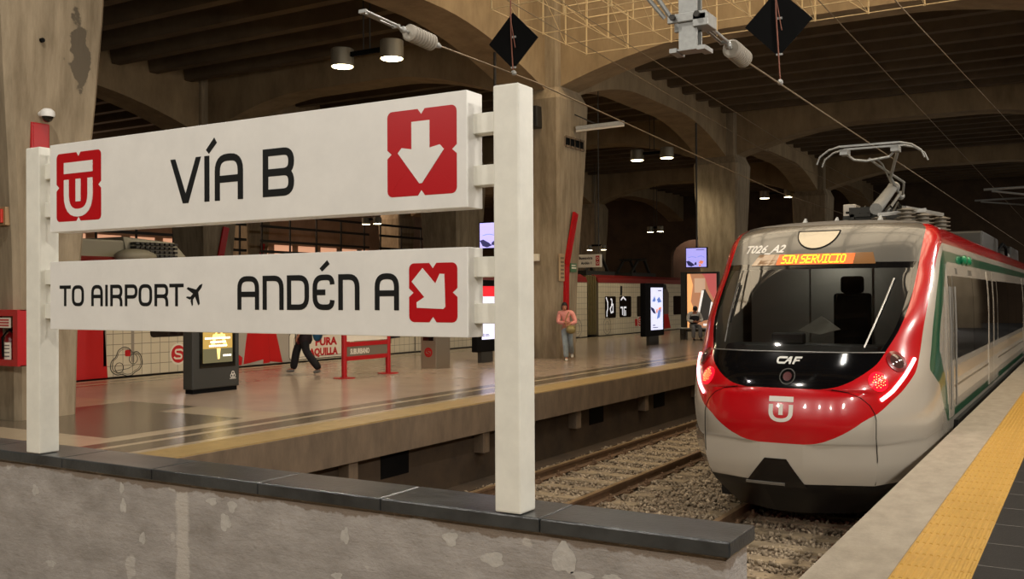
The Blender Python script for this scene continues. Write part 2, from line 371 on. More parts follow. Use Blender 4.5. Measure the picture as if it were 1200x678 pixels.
def arch(p, q, along, name, halfw, zc=7.8, zs=6.75, top=9.4, ext=.0):
    # solid arched beam between supports p and q on the axis 'x' or 'y'; other coordinate fixed
    (a, fix), (b, _) = p, q; n = 28; half = (b-a)/2; mid = (a+b)/2; poly = []
    for i in range(n+1):
        s = a+(b-a)*i/n; t = abs(s-mid)/half; z = zc-(zc-zs)*max(0, (t-.28)/.72)**1.7
        poly.append((s, z))
    poly += [(b, top), (a, top)]
    mb = MB()
    if along == 'x': mb.prism([(s, fix-halfw, z) for s, z in poly], (0, 2*halfw, 0))
    else: mb.prism([(fix-halfw, s, z) for s, z in poly], (2*halfw, 0, 0))
    return struct(name, mb, beam_concrete)
for gx in GX:
    ys = [-6.0]+list(GY)+[65.5]
    for a, b in zip(ys[:-1], ys[1:]): arch((a+.4, gx), (b-.4, gx), 'y', 'arch_beam', .55)
for gy in GY:
    arch((-12.2, gy), (1.4, gy), 'x', 'arch_beam', .5 if gy > 10 else .45)
    arch((-24.8, gy), (-12.9, gy), 'x', 'arch_beam', .5)
for gy in (36.9, 51.2): arch((-37.6, gy), (-25.6, gy), 'x', 'arch_beam', .5)
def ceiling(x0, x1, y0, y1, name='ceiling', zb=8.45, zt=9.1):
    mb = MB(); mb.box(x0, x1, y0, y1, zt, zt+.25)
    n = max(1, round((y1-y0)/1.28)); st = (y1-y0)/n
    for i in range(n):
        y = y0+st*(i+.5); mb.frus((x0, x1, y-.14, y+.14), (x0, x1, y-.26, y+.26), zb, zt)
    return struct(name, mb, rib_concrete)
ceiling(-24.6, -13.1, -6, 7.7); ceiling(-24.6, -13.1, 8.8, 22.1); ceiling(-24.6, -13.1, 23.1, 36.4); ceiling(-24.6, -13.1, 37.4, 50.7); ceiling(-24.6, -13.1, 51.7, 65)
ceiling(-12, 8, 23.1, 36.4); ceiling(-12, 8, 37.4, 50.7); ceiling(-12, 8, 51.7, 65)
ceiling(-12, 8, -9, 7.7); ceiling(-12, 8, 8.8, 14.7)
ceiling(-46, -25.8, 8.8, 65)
# roof light over the near bay: translucent panels above a steel grid
sky = MB(); sky.box(-12.6, 8, 14.7, 22.1, 11.6, 11.65)
struct('skylight', sky, mat('skylight_panel', (250, 240, 222), .6, emit=SKYLIGHT, ergb=(255, 232, 196)))
mb = MB()
for i in range(11): mb.box(-12.6+2.0*i, -12.45+2.0*i, 14.7, 22.1, 11.3, 11.6)
for i in range(4): mb.box(-12.6, 8, 15.4+2.0*i, 15.55+2.0*i, 11.3, 11.6)
struct('skylight_grid', mb, mat('skylight_steel', (90, 82, 70), .6))
# light court walls above the beams
mb = MB(); mb.box(-13.2, -12.6, 14.1, 22.7, 9.4, 11.7); mb.box(-12.6, 8, 22.1, 22.7, 9.4, 11.7); mb.box(-12.6, 8, 14.1, 14.7, 9.3, 11.7); mb.box(8, 8.6, 14.1, 22.7, 9.0, 11.7)
struct('wall_roof_light', mb, beam_concrete)
# far walls
back_m = mat('back_wall', (92, 74, 56), .9, var=.35, vscale=.8); tan_m = mat('hall_wall', (190, 160, 138), .8, var=.2, vscale=.6)
mb = MB(); mb.box(-46, -45.5, 5, 66, -1.6, 9.2); struct('wall_left', mb, tan_m)
mb = MB(); mb.box(5.6, 6.0, -9, 66, 0, 9.2); struct('wall_right', mb, mat('right_wall', (150, 124, 100), .8, var=.3, vscale=.5))
for k in range(14):
    mb = MB(); mb.box(4.9, 5.6, 12+4*k, 13.1+4*k, 0, 4.2); struct('unseen_wall_panel', mb, mat('unseen_panel_red', (120, 44, 36), .6) if k % 2 else concrete)  # unseen panels added for the train side windows to reflect
mb = MB()
mb.box(-46, -25.6, 65, 65.5, -1.6, 9.2); mb.box(-22.4, 8, 65, 65.5, -1.6, 9.2); mb.box(-25.6, -22.4, 65, 65.5, 5.6, 9.2); mb.box(-25.6, -22.4, 65, 65.5, -1.6, 2.0)
pts = [(-25.6, 5.6), (-25.6, 4.4)]+[(-24+1.6*math.cos(math.radians(a)), 4.4+1.1*math.sin(math.radians(a))) for a in range(165, 0, -15)]+[(-22.4, 4.4), (-22.4, 5.6)]
mb.prism([(a, 65, b) for a, b in pts], (0, .5, 0))
struct('wall_far', mb, back_m)
mb = MB(); mb.box(-27, -21, 67, 67.3, 0, 8); struct('wall_beyond_arch', mb, tan_m)
area('arch_hall_light', (-24, 66.2, 7.5), (math.radians(12), 0, 0), 3, .6, 60, (1, .72, .55))
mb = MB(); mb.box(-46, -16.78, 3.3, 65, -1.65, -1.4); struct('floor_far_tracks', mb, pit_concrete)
mb = MB(); mb.box(-46, -24.0, 12, 65, -1.4, 0); struct('platform_far', mb, floor_light)
# parapet wall with dark stone coping
def parapet_mat():
    m = bpy.data.materials.new('rough_render'); m.use_nodes = True; nt = m.node_tree; b = nt.nodes['Principled BSDF']; b.inputs['Roughness'].default_value = .85
    N = nt.nodes.new; Lk = nt.links.new; tc = N('ShaderNodeTexCoord'); sp = N('ShaderNodeSeparateXYZ'); Lk(tc.outputs['Object'], sp.inputs[0])
    def noise(sc, det=5, st=(1,1,1)):
        mp = N('ShaderNodeMapping'); mp.inputs['Scale'].default_value = st; Lk(tc.outputs['Object'], mp.inputs[0])
        n = N('ShaderNodeTexNoise'); n.inputs['Scale'].default_value = sc; n.inputs['Detail'].default_value = det; n.inputs['Roughness'].default_value = .62; Lk(mp.outputs[0], n.inputs[0]); return n.outputs[0]
    def ramp(v, p0, p1):
        r = N('ShaderNodeMapRange'); r.inputs[1].default_value = p0; r.inputs[2].default_value = p1; Lk(v, r.inputs[0]); return r.outputs[0]
    def mix(f, a, c):
        x = N('ShaderNodeMix'); x.data_type = 'RGBA'; Lk(f, x.inputs[0])
        for s, v in ((6, a), (7, c)):
            if isinstance(v, tuple): x.inputs[s].default_value = v
            else: Lk(v, x.inputs[s])
        return x.outputs[2]
    def math_(op, a, c):
        x = N('ShaderNodeMath'); x.operation = op
        for s, v in ((0, a), (1, c)):
            if isinstance(v, (int, float)): x.inputs[s].default_value = v
            else: Lk(v, x.inputs[s])
        return x.outputs[0]
    base = mix(ramp(noise(5, 6, (1, 1, 1.6)), .3, .7), C3(134, 128, 121), C3(168, 162, 156))
    base = mix(ramp(noise(26, 3), .55, .75), base, C3(152, 144, 136))
    # pale filler patches with their own outline
    vo = N('ShaderNodeTexVoronoi'); vo.inputs['Scale'].default_value = 3.0; vo.inputs['Randomness'].default_value = 1
    mp = N('ShaderNodeMapping'); mp.inputs['Scale'].default_value = (1.25, 1, .95); Lk(tc.outputs['Object'], mp.inputs[0])
    ad = N('ShaderNodeVectorMath'); ad.operation = 'ADD'; nn = N('ShaderNodeTexNoise'); nn.inputs['Scale'].default_value = 9; Lk(tc.outputs['Object'], nn.inputs[0])
    sc = N('ShaderNodeVectorMath'); sc.operation = 'SCALE'; sc.inputs[3].default_value = .22; Lk(nn.outputs[1], sc.inputs[0]); Lk(mp.outputs[0], ad.inputs[0]); Lk(sc.outputs[0], ad.inputs[1]); Lk(ad.outputs[0], vo.inputs[0])
    base = mix(math_('MULTIPLY', ramp(vo.outputs[0], .15, .11), .5), base, C3(196, 190, 181))
    # vertical filled seam
    seam = math_('ABSOLUTE', math_('ADD', sp.outputs[0], 3.40), 0); seam = math_('ADD', seam, math_('MULTIPLY', math_('SUBTRACT', noise(22, 3), .5), .05))
    base = mix(math_('MULTIPLY', ramp(seam, .045, .03), .75), base, C3(188, 181, 171))
    # damp brown band below the coping with a ragged lower edge
    band = math_('ADD', sp.outputs[2], math_('MULTIPLY', math_('SUBTRACT', noise(7, 5, (1, 1, .4)), .5), .10))
    base = mix(math_('MULTIPLY', ramp(band, .765, .772), .8), base, C3(112, 96, 80))
    rag = math_('ADD', sp.outputs[2], math_('MULTIPLY', math_('SUBTRACT', noise(11, 6, (1, 1, 1)), .5), .09))
    base = mix(math_('MULTIPLY', ramp(rag, .797, .803), .7), base, C3(160, 149, 136))
    Lk(base, b.inputs['Base Color'])
    bp = N('ShaderNodeBump'); bp.inputs['Strength'].default_value = .85; bp.inputs['Distance'].default_value = .012
    h = math_('ADD', math_('ADD', noise(9, 8, (1, 1, 2.2)), math_('MULTIPLY', noise(60, 4), .45)), math_('MULTIPLY', noise(4, 6, (1, 1, 9)), .5)); Lk(h, bp.inputs['Height']); Lk(bp.outputs[0], b.inputs['Normal'])
    return m
mb = MB(); mb.box(-8, -.978, 2.925, 3.135, -.4, .80)
parapet = struct('wall_parapet', mb, parapet_mat(), bevel=.004)
filler = mat('filler_pale', (186, 181, 173), .85, var=.12, vscale=30, bump=.3, bscale=40)
for X, Z, rx, rz in [(-4.44, 0.67, 0.025, 0.025), (-3.8, 0.74, 0.015, 0.025), (-3.79, 0.66, 0.02, 0.03), (-3.66, 0.53, 0.02, 0.025), (-3.22, 0.74, 0.03, 0.015), (-3.1, 0.73, 0.025, 0.025), (-3.14, 0.66, 0.03, 0.035), (-2.49, 0.68, 0.02, 0.03), (-2.0, 0.73, 0.03, 0.025), (-1.82, 0.68, 0.045, 0.025), (-1.54, 0.72, 0.045, 0.05), (-1.47, 0.67, 0.04, 0.015), (-1.36, 0.68, 0.035, 0.01), (-2.53, 0.52, 0.025, 0.015), (-4.32, 0.33, 0.035, 0.015)]:
    ph = random.uniform(0, 6); q = []
    for i in range(22):
        a = 2*PI*i/22; k = 1+.16*math.sin(3*a+ph)+.10*math.sin(5*a+2*ph)+random.uniform(-.07, .07); q.append((X+rx*k*math.cos(a), 2.9235, Z+rz*k*math.sin(a)))
    mb = MB(); mb.prism(q, (0, .003, 0)); P('filler_patch', mb, filler, parapet)
slate = mat('coping_slate', (26, 28, 30), .28, var=.3, vscale=4.5, rgb2=(66, 68, 68), bump=.12, bscale=40, stretch=(1, 3, 1))
xs = [-8, -7.4, -6.8, -6.15, -5.5, -4.85, -4.2, -3.57, -2.93, -2.3, -1.62, -.957]
for a, b in zip(xs[:-1], xs[1:]):
    mb = MB(); mb.box(a+.0012, b-.0012, 2.9, 3.16, .8, .85)
    struct('trim_coping', mb, slate, bevel=.006)
# ================================================================ STATION SIGN on the parapet
ST = thing('station_sign', 'white two-board direction sign on square posts standing on the parapet', 'sign', (-3.1, 2.95, .85))
for x0, x1, lb in ((-4.485, -4.375, None), (-1.80, -1.695, None)):
    mb = MB(); mb.box(x0, x1, 2.905, 3.01, .852, 2.335)
    po = P('post', mb, post_paint, ST, bevel=.007)
def board(z0, z1):
    mb = MB(); mb.box(-4.275, -1.9, 2.893, 2.995, z0, z1)
    b = P('board', mb, white_paint, ST, bevel=.003)
    for zc in (z0+.115, z1-.115) if z1-z0 > .35 else (z0+.085, z1-.07):
        for a0, a1 in ((-1.905, -1.795), (-4.38, -4.27)):
            mb = MB(); mb.box(a0, a1, 2.935, 3.0, zc-.036, zc+.036); P('connector', mb, post_paint, b, bevel=.003)
    return b
b1 = board(1.915, 2.33); b2 = board(1.455, 1.775)
FZ = 2.893
def front(x, z): return ((x, FZ, z), (1,0,0), (0,0,1), (0,-1,0))
def letters(name, seq, parent, z0, h, t):
    for ch, xa, xb in seq: P('letter', flat(shift(glyph(ch, (xb-xa)/h, t/h), xa, z0, h), front(0, 0)), sign_black, parent, label='black letter')
letters('lettering', [('V',-3.432,-3.243),('I',-3.222,-3.192),('A',-3.16,-2.997),('B',-2.885,-2.717)], b1, 2.005, .192, .029)
P('accent', flat([[(-3.212,2.222),(-3.195,2.205),(-3.148,2.248),(-3.163,2.270)]], front(0,0)), sign_black, b1, label='black accent mark')
letters('lettering', [('T',-4.2,-4.118),('O',-4.108,-4.022),('A',-3.967,-3.887),('I',-3.868,-3.852),('R',-3.833,-3.751),('P',-3.733,-3.649),('O',-3.64,-3.553),('R',-3.536,-3.449),('T',-3.44,-3.352)], b2, 1.565, .097, .0155)
letters('lettering', [('A',-3.03,-2.909),('N',-2.888,-2.775),('D',-2.756,-2.641),('E',-2.621,-2.511),('N',-2.491,-2.388),('A',-2.314,-2.202)], b2, 1.551, .137, .0215)
P('accent', flat([[(-2.585,1.712),(-2.573,1.700),(-2.535,1.728),(-2.547,1.743)]], front(0,0)), sign_black, b2, label='black accent mark')
# aircraft pictogram, nose to the upper right
pl = [[(-.055,-.012),(.055,-.010),(.075,0),(.055,.010),(-.055,.012)], [(.018,.008),(-.022,.068),(-.036,.068),(-.018,.008)], [(.018,-.008),(-.022,-.068),(-.036,-.068),(-.018,-.008)],
      [(-.04,.006),(-.066,.034),(-.076,.034),(-.062,.004)], [(-.04,-.006),(-.066,-.034),(-.076,-.034),(-.062,-.004)]]
ca, sa = math.cos(math.radians(44)), math.sin(math.radians(44))
pl = [[(-3.277+.75*(x*ca-y*sa), 1.622+.72*(x*sa+y*ca)) for x, y in q] for q in pl]
P('pictogram', flat(pl, front(0,0)), sign_black, b2, label='black aeroplane pictogram')
def badge(x0, x1, z0, z1, parent):
    w_, h_ = x1-x0, z1-z0; r = .022; nt = .02; xm, zm = (x0+x1)/2, (z0+z1)/2
    def cor(cx, cz, a): return [(cx+r*math.cos(math.radians(a+t)), cz+r*math.sin(math.radians(a+t))) for t in (0, 22, 45, 68, 90)]
    poly = cor(x1-r, z1-r, 0)+[(xm+nt*.8, z1), (xm, z1-nt), (xm-nt*.8, z1)]+cor(x0+r, z1-r, 90)+[(x0, zm+nt*.8), (x0+nt, zm), (x0, zm-nt*.8)]+cor(x0+r, z0+r, 180)+[(xm-nt*.8, z0), (xm, z0+nt), (xm+nt*.8, z0)]+cor(x1-r, z0+r, 270)+[(x1, zm-nt*.8), (x1-nt, zm), (x1, zm+nt*.8)]
    # fan of quadrants keeps the notched outline exact
    q = [[poly[i], poly[(i+1)%len(poly)], (xm, zm)] for i in range(len(poly))]
    P('badge', flat(q, front(0,0), .0012), sign_red, parent, label='red notched square')
def fr2(x, z): return ((x, FZ-.0012, z), (1,0,0), (0,0,1), (0,-1,0))
badge(-4.222, -3.897, 1.962, 2.282, b1); badge(-2.252, -1.943, 1.968, 2.283, b1); badge(-2.155, -1.943, 1.508, 1.722, b2)
def emblem(cx, cz, k):      # bar above a U with a short stem
    q = [[(-.105,.10),(.105,.10),(.105,.048),(-.105,.048)]]
    q += [[tuple(p) for p in s] for s in ribbon([(-.087,.02),(-.087,-.138,.10),(.087,-.138,.10),(.087,.02)], .036)]
    q += [[(-.018,.02),(.018,.02),(.018,-.085),(-.018,-.085)]]
    return shift(q, cx, cz, k)
P('emblem', flat(emblem(-4.06, 2.137, 1.0), fr2(0,0)), white_paint, b1, label='white emblem of a bar over a U with a stem')
ar = [[(-2.14,2.238),(-2.06,2.238),(-2.06,2.138),(-2.015,2.146),(-1.997,2.128),(-2.094,2.012),(-2.106,2.012),(-2.203,2.128),(-2.185,2.146),(-2.14,2.138)]]
P('arrow', flat(ar, fr2(0,0)), white_paint, b1, label='white arrow pointing down')
c_, s_ = math.cos(PI/4), math.sin(PI/4)
ar2 = [[(-.037,.10),(.037,.10),(.037,.014),(.078,.026),(.092,.010),(.006,-.082),(-.006,-.082),(-.092,.010),(-.078,.026),(-.037,.014)]]
ar2 = [[(-2.052+.93*(x*c_-y*s_), 1.614+.93*(x*s_+y*c_)) for x, y in q] for q in ar2]
P('arrow', flat(ar2, fr2(0,0)), white_paint, b2, label='white arrow pointing down to the right')

# ================================================================ THE TRAIN
XC, YN = -3.1, 11.2
TT = np.array([(-.95,1.00,.42,1.6,2.6),(-.72,1.22,.22,1.7,2.7),(-.6,1.33,.13,1.75,2.7),(-.3,1.43,.03,1.8,2.7),(0.1,1.45,0,1.8,2.7),(.4,1.45,.05,1.8,2.7),(.62,1.45,.14,1.75,2.7),(.93,1.45,.40,1.7,2.7),(1.3,1.45,.80,1.4,2.8),(1.6,1.44,1.17,1.2,2.8),(1.9,1.42,1.54,1.05,2.8),(2.1,1.405,1.79,.85,2.8),(2.3,1.385,2.04,.7,2.8),(2.45,1.33,2.25,.6,2.7),(2.55,1.19,2.45,.55,2.6),(2.61,.8,2.66,.5,2.4),(2.63,.02,2.85,.4,2)])
def hermite(x, cols, z):
    i = int(np.clip(np.searchsorted(x, z)-1, 0, len(x)-2)); h = x[i+1]-x[i]; t = (z-x[i])/h; out = []
    for y in cols:
        def m(k):
            if k == 0: return (y[1]-y[0])/(x[1]-x[0])
            if k == len(x)-1: return (y[-1]-y[-2])/(x[-1]-x[-2])
            a = (y[k]-y[k-1])/(x[k]-x[k-1]); b = (y[k+1]-y[k])/(x[k+1]-x[k])
            return 0 if a*b <= 0 else 2*a*b/(a+b)
        m0, m1 = m(i)*h, m(i+1)*h
        out.append((2*t**3-3*t*t+1)*y[i]+(t**3-2*t*t+t)*m0+(-2*t**3+3*t*t)*y[i+1]+(t**3-t*t)*m1)
    return out
def trow(z): return hermite(TT[:,0], [TT[:,c] for c in range(1,5)], z)
YS = 3.4
def tpt(z, u, side=1, off=0.0):
    if off:
        p = Vector(tpt(z, u, side)); e = .004
        du = Vector(tpt(z, u+e, side))-Vector(tpt(z, u-e, side)) if u > e else Vector(tpt(z, u+e, side))-Vector(tpt(z, u, side))
        dz = Vector(tpt(min(z+e,2.62), u, side))-Vector(tpt(min(z+e,2.62)-2*e, u, side))
        n = du.cross(dz).normalized()*side
        if n.dot(Vector(p)-Vector((XC, YN+6, 1))) < 0: n = -n
        return p+n*off
    W, y0, L, n = trow(z)
    if u <= 1:
        a = max(u, 0)*PI/2; x = W*math.sin(a)**(2/n) if a > 0 else 0; y = y0+L*(1-max(math.cos(a), 0)**(2/n))
    elif u <= 2: x = W; y = (y0+L)+(u-1)*(YS-y0-L)
    else: x = W; y = YS+(u-2)
    return (XC+side*x, YN+y, z)
def u_of_x(x, z):
    W, y0, L, n = trow(z); return 2/PI*math.asin(min(1, abs(x)/W)**(n/2))
def u_of_y(y, z):       # on the straight side
    W, y0, L, n = trow(z)
    return 1+(y-y0-L)/(YS-y0-L) if y < YS else 2+(y-YS)
def on_nose(x, z, off=0.0): return tpt(z, u_of_x(x, z), 1 if x >= 0 else -1, off)
def interp(tab, z): xs_ = np.array([a for a, _ in tab]); return hermite(xs_, [np.array([b for _, b in tab])], min(max(z, xs_[0]), xs_[-1]))[0]
B1 = [(.53,.12),(.545,.165),(.575,.215),(.69,.314),(.82,.395),(.94,.43),(1.2,.50),(1.55,.555),(1.93,.59),(2.3,.63),(2.53,.74),(2.63,.80)]
B2 = [(-.092,.06),(-.08,.10),(-.05,.145),(0,.195),(.11,.285),(.20,.348),(.26,.412),(.40,.505),(.53,.594),(.754,.69),(1.24,.713),(1.65,.75),(1.98,.81),(2.2,.90),(2.28,.99),(2.4,1.2),(2.63,1.3)]
G1 = [(-.05,1.52),(.43,1.06),(.6,.93),(.74,.83),(1.03,.827),(1.6,.85),(1.97,.90),(2.18,1.0),(2.63,1.32)]
G2 = [(-.05,1.62),(.1,1.58),(.53,1.36),(.75,1.1),(.9,.97),(1.05,.96),(1.6,1.02),(1.9,1.15),(2.03,1.45),(2.63,1.6)]
paint_red = mat('train_red', (182, 8, 18), .22, coat=.8); paint_white = mat('train_pearl', (188, 180, 166), .25, coat=.7)
paint_green = mat('train_green', (20, 92, 66), .25, coat=.7); paint_grey = mat('train_grey_front', (74, 72, 67), .2, coat=.3)
paint_black = mat('train_black', (9, 9, 10), .08, coat=.3); skirt_grey = mat('train_skirt', (120, 116, 108), .4); roof_grey = mat('train_roof', (96, 92, 86), .4)
stripe_brown = mat('train_stripe', (88, 78, 66), .3, coat=.5); win_black = mat('train_window', (20, 16, 14), .05, coat=1); dark_skirt = mat('train_dark_bumper', (20, 18, 18), .35)
TM = [paint_red, paint_white, paint_green, paint_grey, paint_black, skirt_grey, roof_grey, stripe_brown, dark_skirt]
crit = [-.95,-.72,-.56,-.05,.06,-.092,.33,.365,.53,.70,.93,1.86,1.93,2.01,2.03,2.17,2.27,2.45,2.53,2.55,2.61,2.63]
zs = set(crit)
for z in np.arange(-.95, 2.63, .045):
    if min(abs(z-c) for c in crit) > .018: zs.add(round(float(z), 4))
for z in (-.085,-.075,-.06,.534,.54,.55,.56,2.62,2.58): zs.add(z)
zs = sorted(zs)
TL = 44.0
def columns_at(z):
    b2 = interp(B2, z); b1 = interp(B1, z) if z >= .53 else .6*b2
    b1 = min(b1, b2-.012) if b2 > .03 else b1*.8
    g1 = max(interp(G1, z), b2+.02); g2 = max(interp(G2, z), g1+.03)
    ud = max(1.8, g2+.02) ; ud = u_of_y(2.75, z) if z < 2.3 else 1.75
    ud = max(ud, g2+.02)
    c = list(np.linspace(0, b1, 15))+list(np.linspace(b1, b2, 9))[1:]+list(np.linspace(b2, g1, 5))[1:]+list(np.linspace(g1, g2, 4))[1:]+list(np.linspace(g2, ud, 4))[1:]+[2.0]
    return c+[4.9+2, 6.8+2, 12.0+2, 15+2, 20+2, 30+2, TL-YS+2]
NC = len(columns_at(1.0)); cB1, cB2, cG1, cG2, cD = 14, 22, 26, 29, 32
def cell(j, z):
    if z < -.56: return 8
    if z > 2.53: return 6 if j >= cB1 or z > 2.56 else 3
    if z > 2.27: return 3 if j < cB1 else 0
    if j < cB1:
        if z > 2.01: return 3
        if z > .53: return 4
        return 0 if z > -.092 else 1
    if j < cB2: return 0 if z > -.092 else 1
    if z > 2.17: return 1
    if z > 2.03 and j >= cG1: return 2
    if j < cG1: return 1
    if j < cG2: return 2 if z > -.05 else 1
    if j < cD: return 1 if z > -.05 else 5
    if z < -.05: return 5
    if z < .06: return 2
    if .33 < z < .365: return 7
    return 1
TR = thing('commuter_train', 'red, white and green commuter train with a rounded red nose at the near platform', 'train', (XC, YN, -1.05))
body = MB(); nz = len(zs); rows = [columns_at(z) for z in zs]
glassmb = MB()
for side in (1, -1):
    base = len(body.v)
    for z, c in zip(zs, rows): body.v += [tuple(tpt(z, u, side)) for u in c]
    for i in range(nz-1):
        zm = (zs[i]+zs[i+1])/2
        for j in range(NC-1):
            a = base+i*NC+j; f = (a, a+1, a+NC+1, a+NC) if side == 1 else (a, a+NC, a+NC+1, a+1)
            if .93 < zm < 1.93 and j < cB1-1:
                glassmb.add([body.v[k] for k in f], [(0,1,2,3)]); continue
            body.f.append(f); body.mi.append(cell(j, zm))
def weld(mb, tol=1e-4):
    seen = {}; remap = []; nv = []
    for p in mb.v:
        k = tuple(round(c/tol) for c in p)
        if k not in seen: seen[k] = len(nv); nv.append(p)
        remap.append(seen[k])
    nf, nm = [], []
    for f, m in zip(mb.f, mb.mi):
        g = []
        for i in f:
            i = remap[i]
            if not g or (g[-1] != i and g[0] != i): g.append(i)
        if len(g) >= 3: nf.append(tuple(g)); nm.append(m)
    mb.v, mb.f, mb.mi = nv, nf, nm; return mb
P('car_body', weld(body), TM, TR, smooth=38)
def glass_mat():
    m = bpy.data.materials.new('windscreen_glass'); m.use_nodes = True; nt = m.node_tree; nt.nodes.remove(nt.nodes['Principled BSDF']); N = nt.nodes.new
    tr = N('ShaderNodeBsdfTransparent'); tr.inputs[0].default_value = (.6, .62, .6, 1); gl = N('ShaderNodeBsdfGlossy'); gl.inputs['Roughness'].default_value = .03
    fr = N('ShaderNodeFresnel'); fr.inputs[0].default_value = 1.75; mx = N('ShaderNodeMixShader')
    nt.links.new(fr.outputs[0], mx.inputs[0]); nt.links.new(tr.outputs[0], mx.inputs[1]); nt.links.new(gl.outputs[0], mx.inputs[2]); nt.links.new(mx.outputs[0], nt.nodes['Material Output'].inputs[0]); return m
P('windscreen', weld(glassmb), glass_mat(), TR, smooth=60, label='dark glossy windscreen')
# cab behind the glass
cabm = mat('cab_grey', (170, 166, 156), .6); cabd = mat('cab_dark', (58, 56, 52), .6)
mb = MB(); mb.box(XC-1.3, XC+1.3, YN+3.2, YN+3.28, -.2, 2.5); mb.box(XC-.42, XC+.42, YN+3.17, YN+3.2, .0, 2.15)
P('cab_partition', mb, cabm, TR)
mb = MB(); mb.box(XC-1.25, XC+1.25, YN+.9, YN+3.2, .2, .55); mb.frus((XC-1.15, XC+1.15, YN+.95, YN+1.7), (XC-1.0, XC+1.0, YN+1.15, YN+1.6), .55, .98)
mb.box(XC-.45, XC-.05, YN+1.25, YN+1.4, .98, 1.12)
P('driving_desk', mb, cabd, TR, bevel=.02)
mb = MB(); mb.box(XC+.15, XC+.62, YN+2.0, YN+2.12, .9, 1.62); mb.box(XC+.24, XC+.53, YN+2.0, YN+2.1, 1.62, 1.84); mb.box(XC+.15, XC+.62, YN+1.7, YN+2.1, .78, .92)
P('driver_seat', mb, black_matt, TR, bevel=.04)
mb = MB(); mb.prism([(XC-.28, YN+1.9, 1.13), (XC-.0, YN+1.9, 1.08), (XC+.26, YN+1.9, 1.15), (XC+.02, YN+1.9, 1.32)], (0, .03, 0)); P('sun_blind', mb, mat('blind_white', (225, 220, 205), .6), TR, label='pale folded blind in the cab')
l = bpy.data.lights.new('cab_fill', 'POINT'); l.energy = 9; l.color = (1, .95, .85); l.shadow_soft_size = .1  # unseen point light added to brighten the cab interior
o = bpy.data.objects.new('cab_fill', l); COL.objects.link(o); o.location = (XC, YN+2.75, 2.2)
# thin bright joint under the windscreen
mb = MB()
for sd in (1, -1):
    pts = [tpt(.93, u, sd, .004) for u in np.linspace(.0, .425, 16)]; mb.tube(pts, .008, 6)
P('glass_trim', mb, grey_metal, TR, smooth=40)
# wipers
for pts in ([(.807,.97),(.87,1.22),(.93,1.5),(.977,1.774)], [(-.83,1.0),(-.87,1.25),(-.905,1.5),(-.931,1.742)]):
    mb = MB(); mb.tube([on_nose(x, z, .03) for x, z in pts], .011, 6)
    wp = P('wiper', mb, dark_metal if pts[0][0] < 0 else grey_metal, TR, smooth=40)
    mb = MB(); mb.tube([on_nose(x+(.05 if x > 0 else -.05)*0+.02, z, .018) for x, z in pts[1:]], .009, 6); P('wiper_blade', mb, black_matt, wp)
# drawing on the nose surface
def nose_decal(polys, off=.004, th=.003, dens=.05):
    mb = MB()
    for q in polys:
        n = len(q); top = [Vector(on_nose(x, z, off)) for x, z in q]; bot = [Vector(on_nose(x, z, off-th)) for x, z in q]
        mb.add(top+bot, [tuple(range(n)), tuple(range(n, 2*n))[::-1]]+[(i, (i+1)%n, n+(i+1)%n, n+i) for i in range(n)])
    return mb
def gridrect(xa, xb, za, zb, xa2=None, xb2=None, nx=12, nz_=3):   # (possibly trapezoid) patch cut in small quads
    xa2 = xa if xa2 is None else xa2; xb2 = xb if xb2 is None else xb2; out = []
    for i in range(nx):
        for k in range(nz_):
            def pt(s, t):
                l = xa+(xa2-xa)*t; r_ = xb+(xb2-xb)*t; return (l+(r_-l)*s, za+(zb-za)*t)
            out.append([pt(i/nx, k/nz_), pt((i+1)/nx, k/nz_), pt((i+1)/nx, (k+1)/nz_), pt(i/nx, (k+1)/nz_)])
    return out
em_w = mat('emblem_white', (214, 208, 198), .4)
P('emblem', nose_decal(shift(emblem(0, 0, 1.0), .0, .325, 1.12, 1.32)), em_w, TR, label='white emblem of a bar over a U with a stem')
mk = mat('maker_lettering', (150, 148, 140), .35, .3)
caf = [[tuple(p) for p in s] for s in ribbon([(.0,.075),(-.115,.075,.03),(-.115,.012,.03),(-.02,.012)], .022)]+[[(-.045,.0),(-.02,.0),(.045,.087),(.03,.087)], [(.03,.087),(.058,.087),(.052,.0),(.028,.0)], [(.0,.03),(.05,.03),(.05,.046),(.008,.046)], [(.07,.0),(.095,.0),(.118,.087),(.093,.087)], [(.1,.087),(.18,.087),(.175,.066),(.1,.066)], [(.09,.052),(.155,.052),(.15,.033),(.09,.033)]]
P('maker_lettering', nose_decal(shift(caf, .0, .795, .95)), mk, TR, label='small grey metal lettering')
# rear camera porthole below it
mb = nose_decal(ring(.04, .66, .085, .012)); P('camera_porthole', mb, dark_metal, TR)
P('porthole_lens', nose_decal([arcpts(.04, .66, .05, n=14)]), mat('porthole_red', (70, 14, 14), .3), TR, label='dull red round lens')
